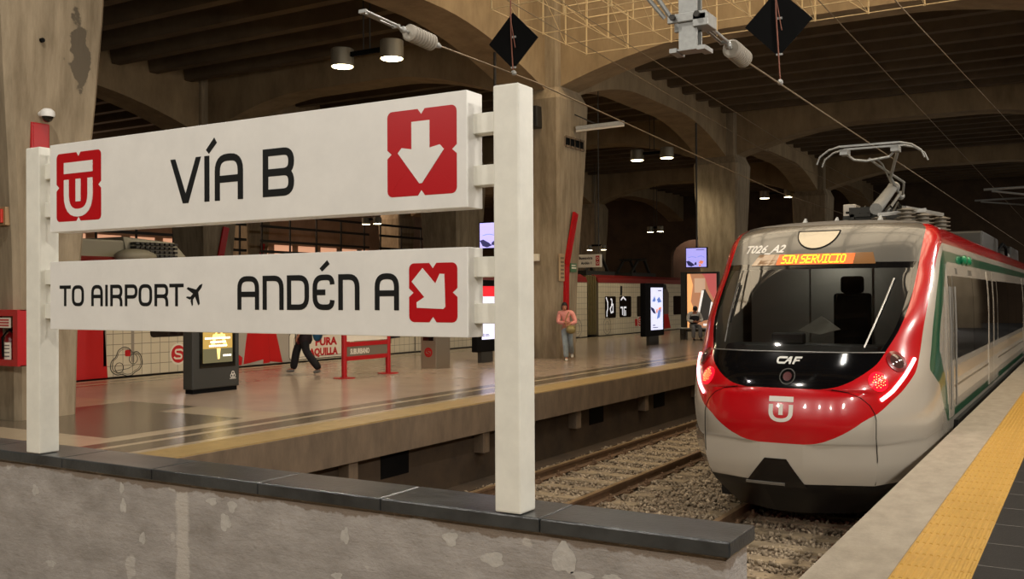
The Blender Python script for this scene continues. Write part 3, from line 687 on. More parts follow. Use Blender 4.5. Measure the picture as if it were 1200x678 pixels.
# destination display
dp = P('destination_display', nose_decal(gridrect(-.85, .74, 1.985, 2.135, -.78, .68, 20, 4), .006), mat('display_glass', (120, 84, 50), .12, coat=1), TR, label='trapezoid display window')
F57 = {'S': ['01111','10000','10000','01110','00001','00001','11110'], 'I': ['11111','00100','00100','00100','00100','00100','11111'], 'N': ['10001','11001','11001','10101','10011','10011','10001'], 'E': ['11111','10000','10000','11110','10000','10000','11111'],
       'R': ['11110','10001','10001','11110','10100','10010','10001'], 'V': ['10001','10001','10001','10001','10001','01010','00100'], 'C': ['01111','10000','10000','10000','10000','10000','01111'], 'O': ['01110','10001','10001','10001','10001','10001','01110']}
x = -.445; cw = .0128; chh = .0165; led_m = mat('led_amber', (255, 190, 20), .5, emit=1.15, ergb=(255, 196, 24))
for ch in 'SIN SERVICIO':
    if ch != ' ':
        px_ = []
        for rI, row_ in enumerate(F57[ch]):
            for cI, b_ in enumerate(row_):
                if b_ == '1': px_.append([(x+cI*cw, 2.118-rI*chh), (x+cI*cw+cw*1.02, 2.118-rI*chh), (x+cI*cw+cw*1.02, 2.118-rI*chh-chh*.98), (x+cI*cw, 2.118-rI*chh-chh*.98)])
        P('led_letter', nose_decal(px_, .010), led_m, dp, label='amber lit letter')
    x += cw*(5.6 if ch != ' ' else 2.6)
P('led_matrix', nose_decal(gridrect(-.5, .47, 1.99, 2.125, nx=14, nz_=3), .0075), mat('led_glow', (240, 90, 20), .5, emit=.55, ergb=(244, 84, 16)), dp, label='glowing orange matrix')
P('fleet_number', nose_decal(shift(words2d('T026_A2', .15, .25, .004), -1.03, 2.165)), em_w, TR, label='white italic lettering')
# top lamp window: flat top, rounded below
dl = [(-.345,2.45)]+[(-.072+.272*math.cos(math.radians(a)), 2.45+.25*math.sin(math.radians(a))) for a in range(180, 361, 12)]+[(.2,2.45)]
P('lamp_window', nose_decal([[(-.072, 2.40), dl[i], dl[i+1]] for i in range(len(dl)-1)]+[[dl[0], (-.072,2.40), dl[-1]]], .006), mat('lamp_window_glass', (140, 136, 128), .14, .85), TR, label='half-round pale lamp window')
mb = MB(); mb.tube([on_nose(a, b, .006) for a, b in dl+[dl[0]]], .008, 6); P('lamp_window_frame', mb, black_matt, TR)
# bonnet seam
for sd in (1, -1):
    mb = MB(); mb.tube([tpt(z, u, sd, .0) for z, u in [(.53,.17),(.50,.25),(.44,.32),(.36,.37),(.27,.40),(.2,.41),(.0,.41),(-.25,.42),(-.55,.43)]], .005, 5); P('panel_seam', mb, black_matt, TR)
# lamp clusters
lens_d = mat('lamp_lens_dark', (74, 50, 48), .1, coat=1); lens_r = mat('lamp_lens_red', (230, 14, 36), .2, emit=.9, ergb=(255, 24, 48)); led_w = mat('tail_led_strip', (255, 200, 205), .4, emit=5, ergb=(255, 150, 160))
bez = mat('lamp_bezel', (120, 12, 18), .2, coat=1); spark = mat('tail_led_points', (255, 210, 120), .4, emit=2, ergb=(255, 205, 110))
def lens(z, u, sd, r, m, name, dome=.02, label=None):
    c = Vector(tpt(z, u, sd, .004)); n = (Vector(tpt(z, u, sd, .05))-Vector(tpt(z, u, sd, .0))).normalized()
    a = n.cross(Vector((0,0,1))).normalized(); b = n.cross(a); mb = MB(); vs = []; K = 20
    for k in range(4):
        q = r*(1-k/3.4); h = dome*(1-(q/r)**2)
        vs += [c+(a*math.cos(2*PI*i/K)+b*math.sin(2*PI*i/K))*q+n*h for i in range(K)]
    vs = [c+(a*math.cos(2*PI*i/K)+b*math.sin(2*PI*i/K))*r-n*.03 for i in range(K)]+vs
    fs = [(j*K+i, j*K+(i+1)%K, (j+1)*K+(i+1)%K, (j+1)*K+i) for j in range(4) for i in range(K)]+[tuple(4*K+i for i in range(K)), tuple(range(K))[::-1]]
    return mb.add(vs, fs), (c, a, b, n)
for sd in (1, -1):
    hb = P('lamp_cluster', lens(.83, .515, sd, .135, bez, 'x', .012)[0], bez, TR, smooth=50)
    P('headlamp_lens', lens(.83, .515, sd, .105, lens_d, 'x', .03)[0], lens_d, hb, smooth=50, label='dark clear headlamp lens')
    mb, (c, a, b, n) = lens(.618, .412, sd, .115, lens_r, 'x', .022)
    P('tail_lamp', mb, lens_r, hb, smooth=50, label='lit red tail lamp')
    mb = MB()
    for i in range(26):
        q = .085*math.sqrt((i+.5)/26); t = i*2.4
        p = c+(a*math.cos(t)+b*math.sin(t))*q+n*(.024*(1-(q/.115)**2)); mb.ell(p, (.0055, .0055, .0055), 6, 4)
    P('tail_lamp_points', mb, spark, hb)
    pts = [(.85,.652),(.76,.622),(.67,.587),(.59,.548),(.51,.507),(.46,.47),(.413,.433)]
    mb = MB(); mb.tube([tpt(z, u, sd, .006) for z, u in pts], .021, 8); P('tail_led_strip', mb, led_w, hb, smooth=50, label='bright lit strip along the lamp edge')
# coupler hatch in the lower nose
P('coupler_hatch', nose_decal(gridrect(-.46, .27, -.60, -.27, -.19, .06, 10, 5), .012), mat('hatch_black', (14, 12, 12), .25), TR, label='black trapezoid coupler hatch')
P('hatch_bar', nose_decal(gridrect(-.44, .02, -.585, -.555, nx=8, nz_=1), .022, .012), skirt_grey, TR)
# side: window band, cab door, passenger doors, skirts
def side_patch(y0, y1, z0, z1, off, th=.006, ny=None, nz_=4):
    mb = MB(); q = []
    for i in range(nz_+1):
        z = z0+(z1-z0)*i/nz_; q.append(z)
    outer = [Vector(tpt(z, u_of_y(y, z), 1))+Vector((off, 0, 0)) for z in q for y in (y0, y1)]
    inner = [p-Vector((th, 0, 0)) for p in outer]; n = len(outer)
    fs = [(2*i, 2*i+1, 2*i+3, 2*i+2) for i in range(nz_)]+[(n+2*i, n+2*i+2, n+2*i+3, n+2*i+1) for i in range(nz_)]
    fs += [(2*i, 2*i+2, n+2*i+2, n+2*i) for i in range(nz_)]+[(2*i+1, n+2*i+1, n+2*i+3, 2*i+3) for i in range(nz_)]+[(0, n, n+1, 1), (n-2, n-1, 2*n-1, 2*n-2)]
    return mb.add(outer+inner, fs)
P('cab_door', side_patch(2.78, 3.28, -.03, 2.0, .008), paint_white, TR)
P('cab_door_glass', side_patch(2.84, 3.22, .72, 1.84, .012), win_black, TR)
for yy in (2.75, 3.31):
    mb = MB(); mb.tube([Vector(tpt(z, u_of_y(yy, z), 1))+Vector((.03, 0, 0)) for z in (.1, .6, 1.2, 1.7)], .014, 6); P('grab_rail', mb, grey_metal, TR, smooth=40)
yy = 3.34; door_at = [8.3, 18.2, 28.0, 37.5]; edges = [3.34]
for d in door_at: edges += [d, d+1.95]
edges.append(43.5)
for i in range(0, len(edges), 2):
    a, b = edges[i], edges[i+1]
    n = max(1, round((b-a)/2.4))
    for k in range(n):
        wdt = (b-a)/n; P('side_window', side_patch(a+wdt*k+.03, a+wdt*(k+1)-.01, .71, 1.85, .006), win_black, TR)
for d in door_at:
    for k in (0, 1):
        dr = P('passenger_door', side_patch(d+.97*k+.015, d+.97*k+.955, -.02, 2.0, .012, .02), paint_white, TR, label='white sliding door leaf')
        P('door_glass', side_patch(d+.97*k+.16, d+.97*k+.81, .72, 1.84, .016), win_black, dr)
mb = MB(); mb.box(-1.70, -1.60, YN+3.3, YN+42, -.42, -.10)
P('underfloor_skirt', mb, dark_skirt, TR)
mb = MB(); mb.box(XC-1.1, XC+1.1, YN+1.2, YN+43, -.98, -.56); P('underframe', mb, dark_skirt, TR)
for k, (yy, z) in enumerate(((4.6, 2.1), (5.2, 2.1))):
    mb = MB(); mb.ell((-1.66, YN+yy+.1, 2.10), (.05, .12, .075), 10, 8); P('indicator_lamp', mb, mat('lamp_green', (18, 120, 76), .15, coat=1, emit=.12), TR, smooth=60, label='round green indicator lamp')
def side_text(s, size, y, z, m):
    mb = MB()
    for q in words2d(s, size):
        mb.add([Vector(tpt(z+p[1], u_of_y(y+p[0], z+p[1]), 1))+Vector((.004, 0, 0)) for p in q], [tuple(range(len(q)))])
    P('side_lettering', mb, m, TR, fixn=False)
side_text('T026', .12, 3.75, 1.88, sign_black); side_text('SERVICIO', .12, 5.4, 1.88, sign_black)
mb = MB(); mb.prism([(-2.0, YN+2.9, 2.50), (-1.93, YN+2.9, 2.46), (-1.78, YN+2.9, 2.34), (-1.74, YN+2.9, 2.28), (-1.9, YN+2.9, 2.3)], (0, 40.5, 0)); P('roof_rail', mb, paint_red, TR, smooth=50)

# ---- roof equipment
RZ = 2.62
mb = MB(); mb.box(XC-.75, XC+.75, YN+4.2, YN+7.2, RZ-.03, RZ+.06); P('roof_deck', mb, roof_grey, TR)
def insulator(x, y, z0, h, r, n):
    mb = MB(); prof = [(r*.5, 0)]
    for i in range(n):
        z = h*(i+.15)/n; prof += [(r*.55, z), (r, z+h/n*.3), (r, z+h/n*.45), (r*.55, z+h/n*.7)]
    prof += [(r*.5, h)]; mb.lathe((x, y, z0), prof, 14); return mb
disc = mat('roof_insulator', (120, 112, 98), .35)
for x, y, h, r in ((-3.62, 17.2, .26, .11), (-2.98, 16.6, .24, .12), (-2.75, 17.2, .26, .11), (-3.62, 18.6, .26, .11), (-2.62, 18.6, .26, .11), (-2.52, 16.3, .34, .14), (-2.34, 16.8, .36, .15), (-2.22, 17.9, .38, .15)):
    P('roof_insulator', insulator(x, y, RZ-.10 if x > -2.4 else RZ-.02, h, r, 6), disc, TR, smooth=40)
mb = MB(); mb.bar((-2.55, 16.3, 2.95), (-2.2, 17.9, 2.93), .06); mb.bar((-3.0, 16.6, 2.88), (-2.3, 16.8, 2.94), .05, .06); P('busbar', mb, grey_metal, TR)
mb = MB(); mb.box(-3.84, -3.62, 18.0, 18.4, RZ-.02, RZ+.58); P('roof_cabinet', mb, paint_white, TR, bevel=.02, label='small pale box on the roof')
ac_m = mat('ac_grey', (52, 51, 47), .5)
for a, b in ((23.2, 27.0), (31.5, 34.5)):
    mb = MB(); mb.box(-3.4, -2.05, a, b, RZ-.12, RZ+.34); P('air_conditioner', mb, ac_m, TR, bevel=.05)
mb = MB(); mb.ell((-2.15, 29.5, RZ-.02), (.2, .4, .14)); P('antenna_dome', mb, grey_metal, TR, smooth=60)
mb = MB(); mb.tube([(-2.1, 27.0, 2.6), (-2.0, 27.6, 2.85), (-1.98, 28.4, 2.8), (-2.0, 29.0, 2.5)], .04, 8); P('roof_hose', mb, black_matt, TR, smooth=40)
for x in (-.55, -.1, .5):
    mb = MB(); mb.frus((XC+x-.05, XC+x+.05, YN+3.3, YN+3.45), (XC+x-.008, XC+x+.008, YN+3.4, YN+3.45), RZ-.03, RZ+.10); P('roof_antenna', mb, galv, TR)
# pantograph
dkp = mat('pantograph_base_metal', (50, 49, 44), .5, .5)
mb = MB()
for y in (17.2, 18.6): mb.bar((-3.66, y, 2.88), (-2.6, y, 2.88), .08, .10)
for x in (-3.5, -3.1, -2.75): mb.bar((x, 17.1, 2.9), (x, 18.7, 2.9), .07, .09)
mb.box(-3.55, -3.2, 17.1, 17.5, 2.9, 3.06); mb.box(-3.0, -2.7, 17.3, 17.8, 2.9, 3.02); mb.bar((-3.6, 17.15, 2.98), (-3.0, 17.9, 3.06), .04); mb.bar((-2.7, 17.15, 2.98), (-3.0, 18.4, 3.2), .04)
for k in range(7): mb.tube([(-3.5+.13*k, 17.1, 2.95), (-3.46+.13*k, 17.35, 3.05+.04*(k%3)), (-3.4+.13*k, 17.6, 2.98)], .016, 6)
P('pantograph_frame', mb, dkp, TR)
mb = MB(); mb.tube([(-3.08, 16.9, 3.0), (-3.05, 18.35, 3.5)], [.10, .085], 12); mb.tube([(-2.95, 17.2, 2.98), (-2.96, 18.6, 3.42)], .025, 8); mb.ell((-3.05, 18.4, 3.5), (.11, .10, .10), 10, 8); mb.ell((-2.98, 18.7, 3.36), (.07, .07, .07), 10, 8); P('lower_arm', mb, galv, TR, smooth=40)
mb = MB(); mb.tube([(-2.98, 18.5, 3.40), (-3.0, 17.8, 3.6), (-2.66, 16.5, 3.92)], .026, 8); mb.tube([(-2.95, 18.7, 3.36), (-2.86, 18.3, 3.56), (-2.98, 17.6, 3.66), (-3.12, 16.9, 3.78), (-3.1, 16.52, 3.78)], .020, 8); mb.tube([(-3.06, 18.2, 3.55), (-3.02, 17.2, 3.76), (-3.0, 16.52, 3.78)], .014, 6)
P('upper_arm', mb, galv, TR, smooth=40)
mb = MB(); mb.tube([(XC-.38, 16.5, 3.90), (XC-.24, 16.5, 3.78), (XC-.05, 16.52, 3.75), (XC+.3, 16.5, 3.79), (XC+.40, 16.5, 3.9)], .02, 8)
for dx in (-.38, .40): mb.box(XC+dx-.06, XC+dx+.06, 16.38, 16.62, 3.86, 3.95)
P('head_yoke', mb, galv, TR, smooth=40)
for yy in (16.32, 16.68):
    mb = MB(); mb.bar((XC-.42, yy, 3.985), (XC+.48, yy, 3.985), .035, .03)
    for sg, b0 in ((-1, -.42), (1, .48)):
        mb.tube([(XC+b0, yy, 3.985), (XC+b0+sg*.18, yy, 3.94), (XC+b0+sg*.32, yy, 3.84), (XC+b0+sg*.37, yy, 3.72)], [.017, .016, .015, .013], 8)
    P('contact_strip', mb, galv, TR, smooth=40, label='curved-horn contact strip')
# ================================================================ WRAPPED TRAIN beyond the island platform
XW = -16.95
def wrap_mat():
    m = bpy.data.materials.new('wrap_white_tiles'); m.use_nodes = True; nt = m.node_tree; b = nt.nodes['Principled BSDF']; b.inputs['Roughness'].default_value = .4
    tc = nt.nodes.new('ShaderNodeTexCoord'); mp = nt.nodes.new('ShaderNodeMapping'); mp.inputs['Rotation'].default_value = (PI/2, 0, PI/2)
    mp = nt.nodes.new('ShaderNodeSeparateXYZ'); nt.links.new(tc.outputs['Object'], mp.inputs[0])
    cb = nt.nodes.new('ShaderNodeCombineXYZ'); nt.links.new(mp.outputs[1], cb.inputs[0]); nt.links.new(mp.outputs[2], cb.inputs[1])
    br = nt.nodes.new('ShaderNodeTexBrick'); br.offset = 0; br.inputs['Scale'].default_value = 1; br.inputs['Brick Width'].default_value = .23; br.inputs['Row Height'].default_value = .215
    br.inputs['Mortar Size'].default_value = .006; br.inputs['Color1'].default_value = C3(214, 202, 176); br.inputs['Color2'].default_value = C3(208, 196, 170); br.inputs['Mortar'].default_value = C3(120, 110, 92)
    nt.links.new(cb.outputs[0], br.inputs[0]); nt.links.new(br.outputs[0], b.inputs['Base Color']); return m
wrap = wrap_mat(); wred = mat('wrap_red', (190, 16, 18), .4); wdark = mat('wrap_black', (30, 26, 24), .5); wcream = mat('wrap_cream', (226, 218, 200), .45)
bellow = mat('bellows', (118, 104, 60), .7, var=.2, vscale=8); wroof = mat('wrapped_roof_red', (120, 26, 22), .5); wgrey = mat('wrap_grey', (150, 140, 126), .45)
def wrapped_car(y0, y1, label):
    t = thing('wrapped_train_car', label, 'train car', (XW-1.45, y0, -1.05), 'wrapped cars beyond the island platform')
    prof = [(XW, .02), (XW, 2.12), (XW-.06, 2.3), (XW-.3, 2.42), (XW-1.45, 2.5), (XW-2.6, 2.42), (XW-2.84, 2.3), (XW-2.9, 2.12), (XW-2.9, .02)]
    mb = MB(); mb.prism([(a, y0, b) for a, b in prof], (0, y1-y0, 0)); P('car_shell', mb, wrap, t)
    mb = MB(); mb.prism([(a, y0-.01, b) for a, b in [(XW+.015, 2.13), (XW-.05, 2.32), (XW-.3, 2.45), (XW-.3, 2.4), (XW-.0, 2.13)]], (0, y1-y0+.02, 0)); P('roof_band', mb, wroof, t, label='dark red band along the roof edge')
    mb = MB(); mb.box(XW-2.7, XW-.12, y0+.3, y1-.3, -1.0, .02); P('underframe', mb, dark_skirt, t)
    return t
def side_frame(y, z): return ((XW+.003, y, z), (0,1,0), (0,0,1), (1,0,0))
def wdecal(name, polys, m, t, y=0, z=0, th=.004, label=None): return P(name, flat(polys, ((XW+.001, y, z), (0,1,0), (0,0,1), (1,0,0)), th), m, t, label=label)
def rrect(y0, y1, z0, z1, r=.08):
    q = []
    for cx, cz, a in ((y1-r, z1-r, 0), (y0+r, z1-r, 90), (y0+r, z0+r, 180), (y1-r, z0+r, 270)): q += [(cx+r*math.cos(math.radians(a+t)), cz+r*math.sin(math.radians(a+t))) for t in (0, 30, 60, 90)]
    return q
w1 = wrapped_car(2.5, 34.25, 'nearer wrapped train car with red door, white tile pattern and roof units')
w2 = wrapped_car(35.25, 62, 'farther wrapped train car with painted window reflections, past the bellows')
mb = MB(); mb.box(XW-2.75, XW-.1, 34.27, 35.24, .1, 2.36)
for i in range(6): mb.box(XW-2.8, XW-.06, 34.27+.16*i, 34.35+.16*i, .08, 2.4)
P('gangway_bellows', mb, bellow, w2, label='olive ribbed bellows between the cars')
winm = mat('wrapped_window', (26, 16, 12), .06, coat=1)
for a, b in ((13.75, 15.3), (21.7, 23.2), (25.0, 26.4), (30.3, 31.7), (32.3, 33.1)): wdecal('car_window', [rrect(a, b, .78, 1.62)], winm, w1)
for a, b in ((35.85, 36.9), (37.25, 38.45), (39.05, 40.15), (40.75, 41.5), (43.3, 44.9), (46, 47.5), (49, 50.5), (53, 54.5)): wdecal('car_window', [rrect(a, b, .7, 1.58)], winm, w2)
wdecal('door_leaf', [[(11.0, .02), (12.72, .02), (12.66, .9), (12.66, 2.0), (11.0, 2.0)]], wred, w1, label='red wrapped door')
for y in (12.62, 13.28): wdecal('door_edge', [[(y, .25 if y < 13 else .3), (y+.07, .25 if y < 13 else .3), (y+.07, 2.0), (y, 2.0)]], wgrey, w1)
# cloud scribble with two loops
cl = [(12.78,.20),(12.80,.34),(12.92,.42),(12.96,.55),(13.10,.62),(13.24,.58),(13.30,.48),(13.42,.52),(13.52,.42),(13.56,.26),(13.48,.13),(13.38,.10),(13.30,.03),(13.16,.02),(13.06,.07),(12.94,.05),(12.82,.12)]
cl = [(a, b, .06) for a, b in cl]
def tp(q): return [[tuple(p) for p in s] for s in q]
wdecal('cloud_drawing', tp(ribbon(cl, .016, True))+tp(ribbon([(13.17+(a-13.17)*.9, .3+(b-.3)*.88, .05) for a, b, r in cl], .008, True))+ring(12.99, .2, .10, .012)+ring(13.33, .36, .10, .012)+tp(ribbon([(12.86,.14),(13.2,.17),(13.36,.24)], .01))+tp(ribbon([(13.33,.27),(13.33,.5)], .01)), wdark, w1, label='black line drawing of a cloud')
wdecal('cloud_detail', [rrect(13.13, 13.26, .42, .55, .03)], wred, w1)
def s_logo(y, z, r, t, grey=False):
    d = wdecal('round_logo', [arcpts(y, z, r*1.22, n=24)], wcream, t, th=.002, label='round red logo with a white S')
    P('logo_disc', flat([arcpts(y, z, r, n=24)], ((XW+.003, 0, 0), (0,1,0), (0,0,1), (1,0,0)), .002), wred, d)
    s = tp(ribbon([(y+r*.62, z+r*.28, 0), (y+r*.45, z+r*.48, r*.2), (y-r*.42, z+r*.48, r*.3), (y-r*.42, z+r*.08, r*.3), (y+r*.42, z-r*.1, r*.3), (y+r*.42, z-r*.5, r*.3), (y-r*.45, z-r*.5, r*.2), (y-r*.62, z-r*.3)], r*.2))
    P('logo_letter', flat(s, ((XW+.005, 0, 0), (0,1,0), (0,0,1), (1,0,0)), .002), wcream, d)
s_logo(14.48, .40, .19, w1); s_logo(39.35, .48, .2, w2)
# red costume drawing, lower part
wdecal('grey_panel', [[(15.5, .03), (17.95, .03), (17.95, 2.05), (15.5, 2.05)]], mat('wrap_panel_grey', (168, 160, 148), .45), w1, th=.001, label='plain grey panel')
wdecal('costume_drawing', [[(16.35,.06),(16.55,.08),(16.75,.95),(16.5,.95),(16.42,.5)], [(16.55,.08),(16.98,.14),(17.0,.95),(16.75,.95)], [(16.98,.04),(17.2,.05),(17.12,.95),(17.0,.95)], [(17.2,.08),(17.62,.03),(17.35,.95),(17.12,.95)], [(15.85,.03),(16.3,.05),(16.32,.22),(16.1,.36),(15.9,.40)]], wred, w1, label='red costume drawing')
wdecal('costume_lines', tp(ribbon([(16.75,.95),(16.6,.1)], .014))+tp(ribbon([(17.05,.95),(17.02,.1)], .014))+tp(ribbon([(17.2,.08),(17.12,.95)], .014)), wdark, w1)
sb = wdecal('speech_panel', [rrect(17.85, 19.95, .06, .72, .12)], wcream, w1, label='cream rounded panel with red lettering')
P('panel_outline', flat(tp(ribbon([(a, b, .1) for a, b in ((17.85,.06),(17.85,.72),(19.95,.72),(19.95,.06))], .016, True))+tp(ribbon([(a, b, .1) for a, b in ((18.02,.12),(18.02,.64),(19.82,.64),(19.82,.12))], .010, True)), ((XW+.005, 0, 0), (0,1,0), (0,0,1), (1,0,0)), .002), wdark, sb)
P('panel_lettering', flat(shift(words2d('PURA', .27, 0, .012), 18.78, .385, 1, 1.2)+shift(words2d('TAQUILLA', .25, 0, .012), 18.42, .135, 1, 1.02), ((XW+.005, 0, 0), (0,1,0), (0,0,1), (1,0,0)), .003), wred, sb, label='red hand-drawn capitals')
wdecal('ladybird_drawing', [arcpts(19.98, .52, .17, n=16, ry=.2)], wred, w1); wdecal('grab_handle', [[(18.05, .08), (18.09, .08), (18.09, .95), (18.05, .95)]], wdark, w1)
wdecal('brown_panel', [[(20.3, .3), (21.9, .3), (21.9, 1.2), (20.3, 1.2)]], mat('wrap_olive', (140, 130, 104), .5), w1, th=.002); wdecal('shoe_drawing', [[(21.4,.42),(22.3,.45),(22.4,.9),(21.6,.9)]], wdark, w1)
wdecal('small_red_mark', [[(22.35, .9), (22.55, .9), (22.55, 1.0), (22.35, 1.0)]], wred, w1)
for y in (23.0, 24.15): wdecal('panel_joint', [[(y, .04), (y+.035, .04), (y+.035, 2.0), (y, 2.0)]], wdark, w1)
# second car: glowing strokes painted as window reflections, then drawings
wh = mat('painted_reflection_white', (240, 240, 245), .4, emit=.5)
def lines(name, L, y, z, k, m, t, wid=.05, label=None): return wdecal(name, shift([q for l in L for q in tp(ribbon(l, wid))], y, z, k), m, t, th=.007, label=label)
for L_ in ([[(.0,1.0),(.2,.75),(.2,.4),(.1,.25),(.1,0)]], [[(.55,.9),(.72,.9,.1),(.72,.6),(.5,.4),(.6,.2),(.9,.25)], [(.62,.62),(.85,.62),(.85,.2)]]): lines('painted_reflection', L_, 35.95, .76, .78, wh, w2, .09, 'glowing white strokes painted as a window reflection')
for L_ in ([[(.05,.85),(.35,1.0),(.7,.85)]], [[(.0,.45),(.25,.45),(.25,.05)]], [[(.45,0),(.45,.45),(.75,.45)]], [[(.65,.0),(.65,.3)]]): lines('painted_reflection', L_, 37.35, .76, .78, wh, w2, .09, 'glowing white strokes painted as a window reflection')
for y in (33.4, 36.05): wdecal('line_drawing', ring(y, .38, .36, .03, ry=.34)+ring(y, .36, .2, .02), wgrey, w1 if y < 35 else w2)
wdecal('poster_mark', [[(37.35, 1.62), (37.50, 1.6), (37.55, 2.0), (37.35, 2.02)], [(37.30,1.62),(37.57,1.75),(37.45,1.85)]], wdark, w2); wdecal('poster_mark', [[(38.85, .3), (39.10, .3), (39.10, .6), (38.85, .6)]], wred, w2); wdecal('poster_mark', [[(39.95, 1.62), (40.15, 1.62), (40.15, 1.84), (39.95, 1.84)]], wred, w2)
wdecal('dressed_figure', [[(41.65,.06),(42.95,.1),(42.65,.75),(41.95,.75)]], wred, w2); wdecal('dressed_figure', [[(41.85,.75),(42.70,.75),(42.75,1.7),(42.45,1.95),(42.05,1.9),(41.75,1.5)]], mat('figure_grey', (112, 92, 84), .5), w2); wdecal('dressed_figure', [arcpts(42.25, 2.0, .2, n=14, ry=.12)], wdark, w2)
# roof units
rg = mat('roof_unit_grey', (128, 122, 104), .55); vent = mat('vent_dark', (40, 38, 32), .6)
mb = MB(); mb.box(XW-1.9, XW-.6, 12.3, 13.9, 2.4, 2.82); ac = P('roof_unit', mb, rg, w1, bevel=.04)
mb = MB(); mb.prism([(XW-.5, 13.6, 2.42), (XW-.35, 15.1, 2.42), (XW-.5, 14.8, 2.82), (XW-.6, 13.55, 2.9)], (-1.2, 0, 0)); ac2 = P('roof_unit', mb, rg, w1, bevel=.02)
for r_ in range(4):
    mb = MB()
    for k in range(9): mb.box(XW-.53, XW-.34, 13.68+.125*k, 13.76+.125*k, 2.48+.085*r_, 2.53+.085*r_)
    P('vent_row', mb, vent, ac2)
mb = MB(); mb.ell((XW-.2, 13.55, 2.46), (.26, .5, .17), 16, 10); P('roof_dome', mb, rg, w1, smooth=60)
for y in (36.5, 41.0):
    mb = MB(); mb.tube([(XW-1.4, y-1.1, 2.5), (XW-1.4, y-.2, 3.2), (XW-1.4, y+.5, 3.25), (XW-1.4, y+1.2, 2.55)], .07, 8); mb.tube([(XW-.7, y-1.1, 2.5), (XW-.7, y-.2, 3.2), (XW-.7, y+.5, 3.25), (XW-.7, y+1.2, 2.55)], .07, 8); mb.bar((XW-1.6, y-.2, 3.22), (XW-.3, y-.2, 3.22), .08); mb.box(XW-1.8, XW-.5, y-1.3, y+1.4, 2.4, 2.62)
    P('folded_pantograph', mb, dark_metal, w2)

# ================================================================ ISLAND PLATFORM FURNITURE
anth = mat('totem_anthracite', (52, 52, 48), .4); bez_b = mat('screen_bezel', (10, 10, 10), .15, coat=.6)
T1 = thing('advertising_totem', 'wide dark grey advertising totem with a golden tower picture on its screen', 'advertising totem', (-13.0, 11.8, 0), 'advertising totems on the island platform')
mb = MB(); mb.box(-13.1, -12.87, 11.28, 12.32, .07, 2.08); P('totem_body', mb, anth, T1, bevel=.02)
mb = MB(); mb.box(-13.07, -12.9, 11.31, 12.29, 0, .07); P('plinth', mb, black_matt, T1)
mb = MB(); mb.box(-12.872, -12.862, 11.43, 12.22, .42, 1.95); bz = P('bezel', mb, bez_b, T1)
def ftot(y, z, x=-12.862): return ((x, y, z), (0,1,0), (0,0,1), (1,0,0))
ad_glow = mat('screen_gold_backdrop', (170, 140, 70), .3, emit=.7, ergb=(176, 146, 78)); ad_hi = mat('screen_gold_light', (255, 220, 120), .3, emit=1.5, ergb=(255, 214, 120)); ad_dk = mat('screen_dusk', (96, 92, 66), .3, emit=.5, ergb=(104, 100, 74)); ad_wh = mat('screen_white_print', (255, 250, 235), .3, emit=1.4)
sc = P('screen', flat([[(11.5,.5),(12.15,.5),(12.15,1.88),(11.5,1.88)]], ftot(0,0), .003), ad_glow, bz, label='lit screen with a golden evening picture')
def scr(name, polys, m, x=-12.859, th=.002): return P(name, flat(polys, ftot(0, 0, x), th), m, bz)
scr('picture_water', [[(11.5,.5),(12.15,.5),(12.15,.74),(11.5,.74)]], ad_dk)
scr('picture_tower', [[(11.66,.78),(11.74,.78),(11.82,1.05),(11.84,1.6),(11.80,1.05)], [(11.96,.78),(12.04,.78),(11.90,1.05),(11.84,1.6),(11.87,1.05)], [(11.70,.92),(12.0,.92),(11.98,.98),(11.72,.98)], [(11.78,1.08),(11.92,1.08),(11.91,1.13),(11.79,1.13)], [(11.80,.74),(11.88,.74),(11.86,.56),(11.82,.56)]], ad_hi)
ln = []
for z, a, b in ((.90,11.54,12.10), (.835,11.66,12.0), (.77,11.63,12.02), (.60,11.94,12.12)):
    y = a
    while y < b:
        l_ = random.uniform(.025, .055); ln.append([(y, z), (min(y+l_, b), z), (min(y+l_, b), z+.032), (y, z+.032)]); y += l_+.010
scr('picture_caption', ln, ad_wh, -12.857)
P('maker_mark', flat(ring(12.17, .30, .03, .012, 10)+ring(12.145, .255, .03, .012, 10)+ring(12.195, .255, .03, .012, 10)+[[(12.1,.2),(12.24,.2),(12.24,.212),(12.1,.212)]], ftot(0,0,-12.869), .002), em_w, T1, label='pale three-loop mark')

TSM = thing('advertising_totem', 'slim black advertising screen on a foot, partly behind the right sign post', 'advertising totem', (-12.75, 20.25, 0), 'advertising totems on the island platform')
mb = MB(); mb.box(-12.87, -12.70, 19.75, 20.85, .26, 2.0); P('totem_body', mb, black_matt, TSM, bevel=.02)
mb = MB(); mb.box(-12.84, -12.73, 19.98, 20.5, 0, .26); P('foot', mb, anth, TSM)
s_ = P('screen', flat([[(19.95,.56),(20.72,.56),(20.72,1.85),(19.95,1.85)]], ((-12.699, 0, 0), (0,1,0), (0,0,1), (1,0,0)), .004), pale_screen, TSM, label='lit pale screen')
sred = mat('screen_red', (220, 40, 50), .3, emit=.7, ergb=(220, 36, 48)); sblu = mat('screen_blue', (120, 150, 220), .3, emit=.6, ergb=(110, 140, 215)); snav = mat('screen_navy', (60, 60, 110), .3, emit=.4, ergb=(50, 50, 100)); sor = mat('screen_orange', (240, 150, 110), .3, emit=.7, ergb=(240, 140, 100))
def fs_(x=-12.694): return ((x, 0, 0), (0,1,0), (0,0,1), (1,0,0))
P('picture_red', flat([[(19.95,1.6),(20.72,1.6),(20.72,1.85),(19.95,1.85)]], fs_(), .002), sred, s_); P('picture_corner', flat([[(20.56,.56),(20.72,.56),(20.72,.74)]], fs_(), .002), sred, s_)
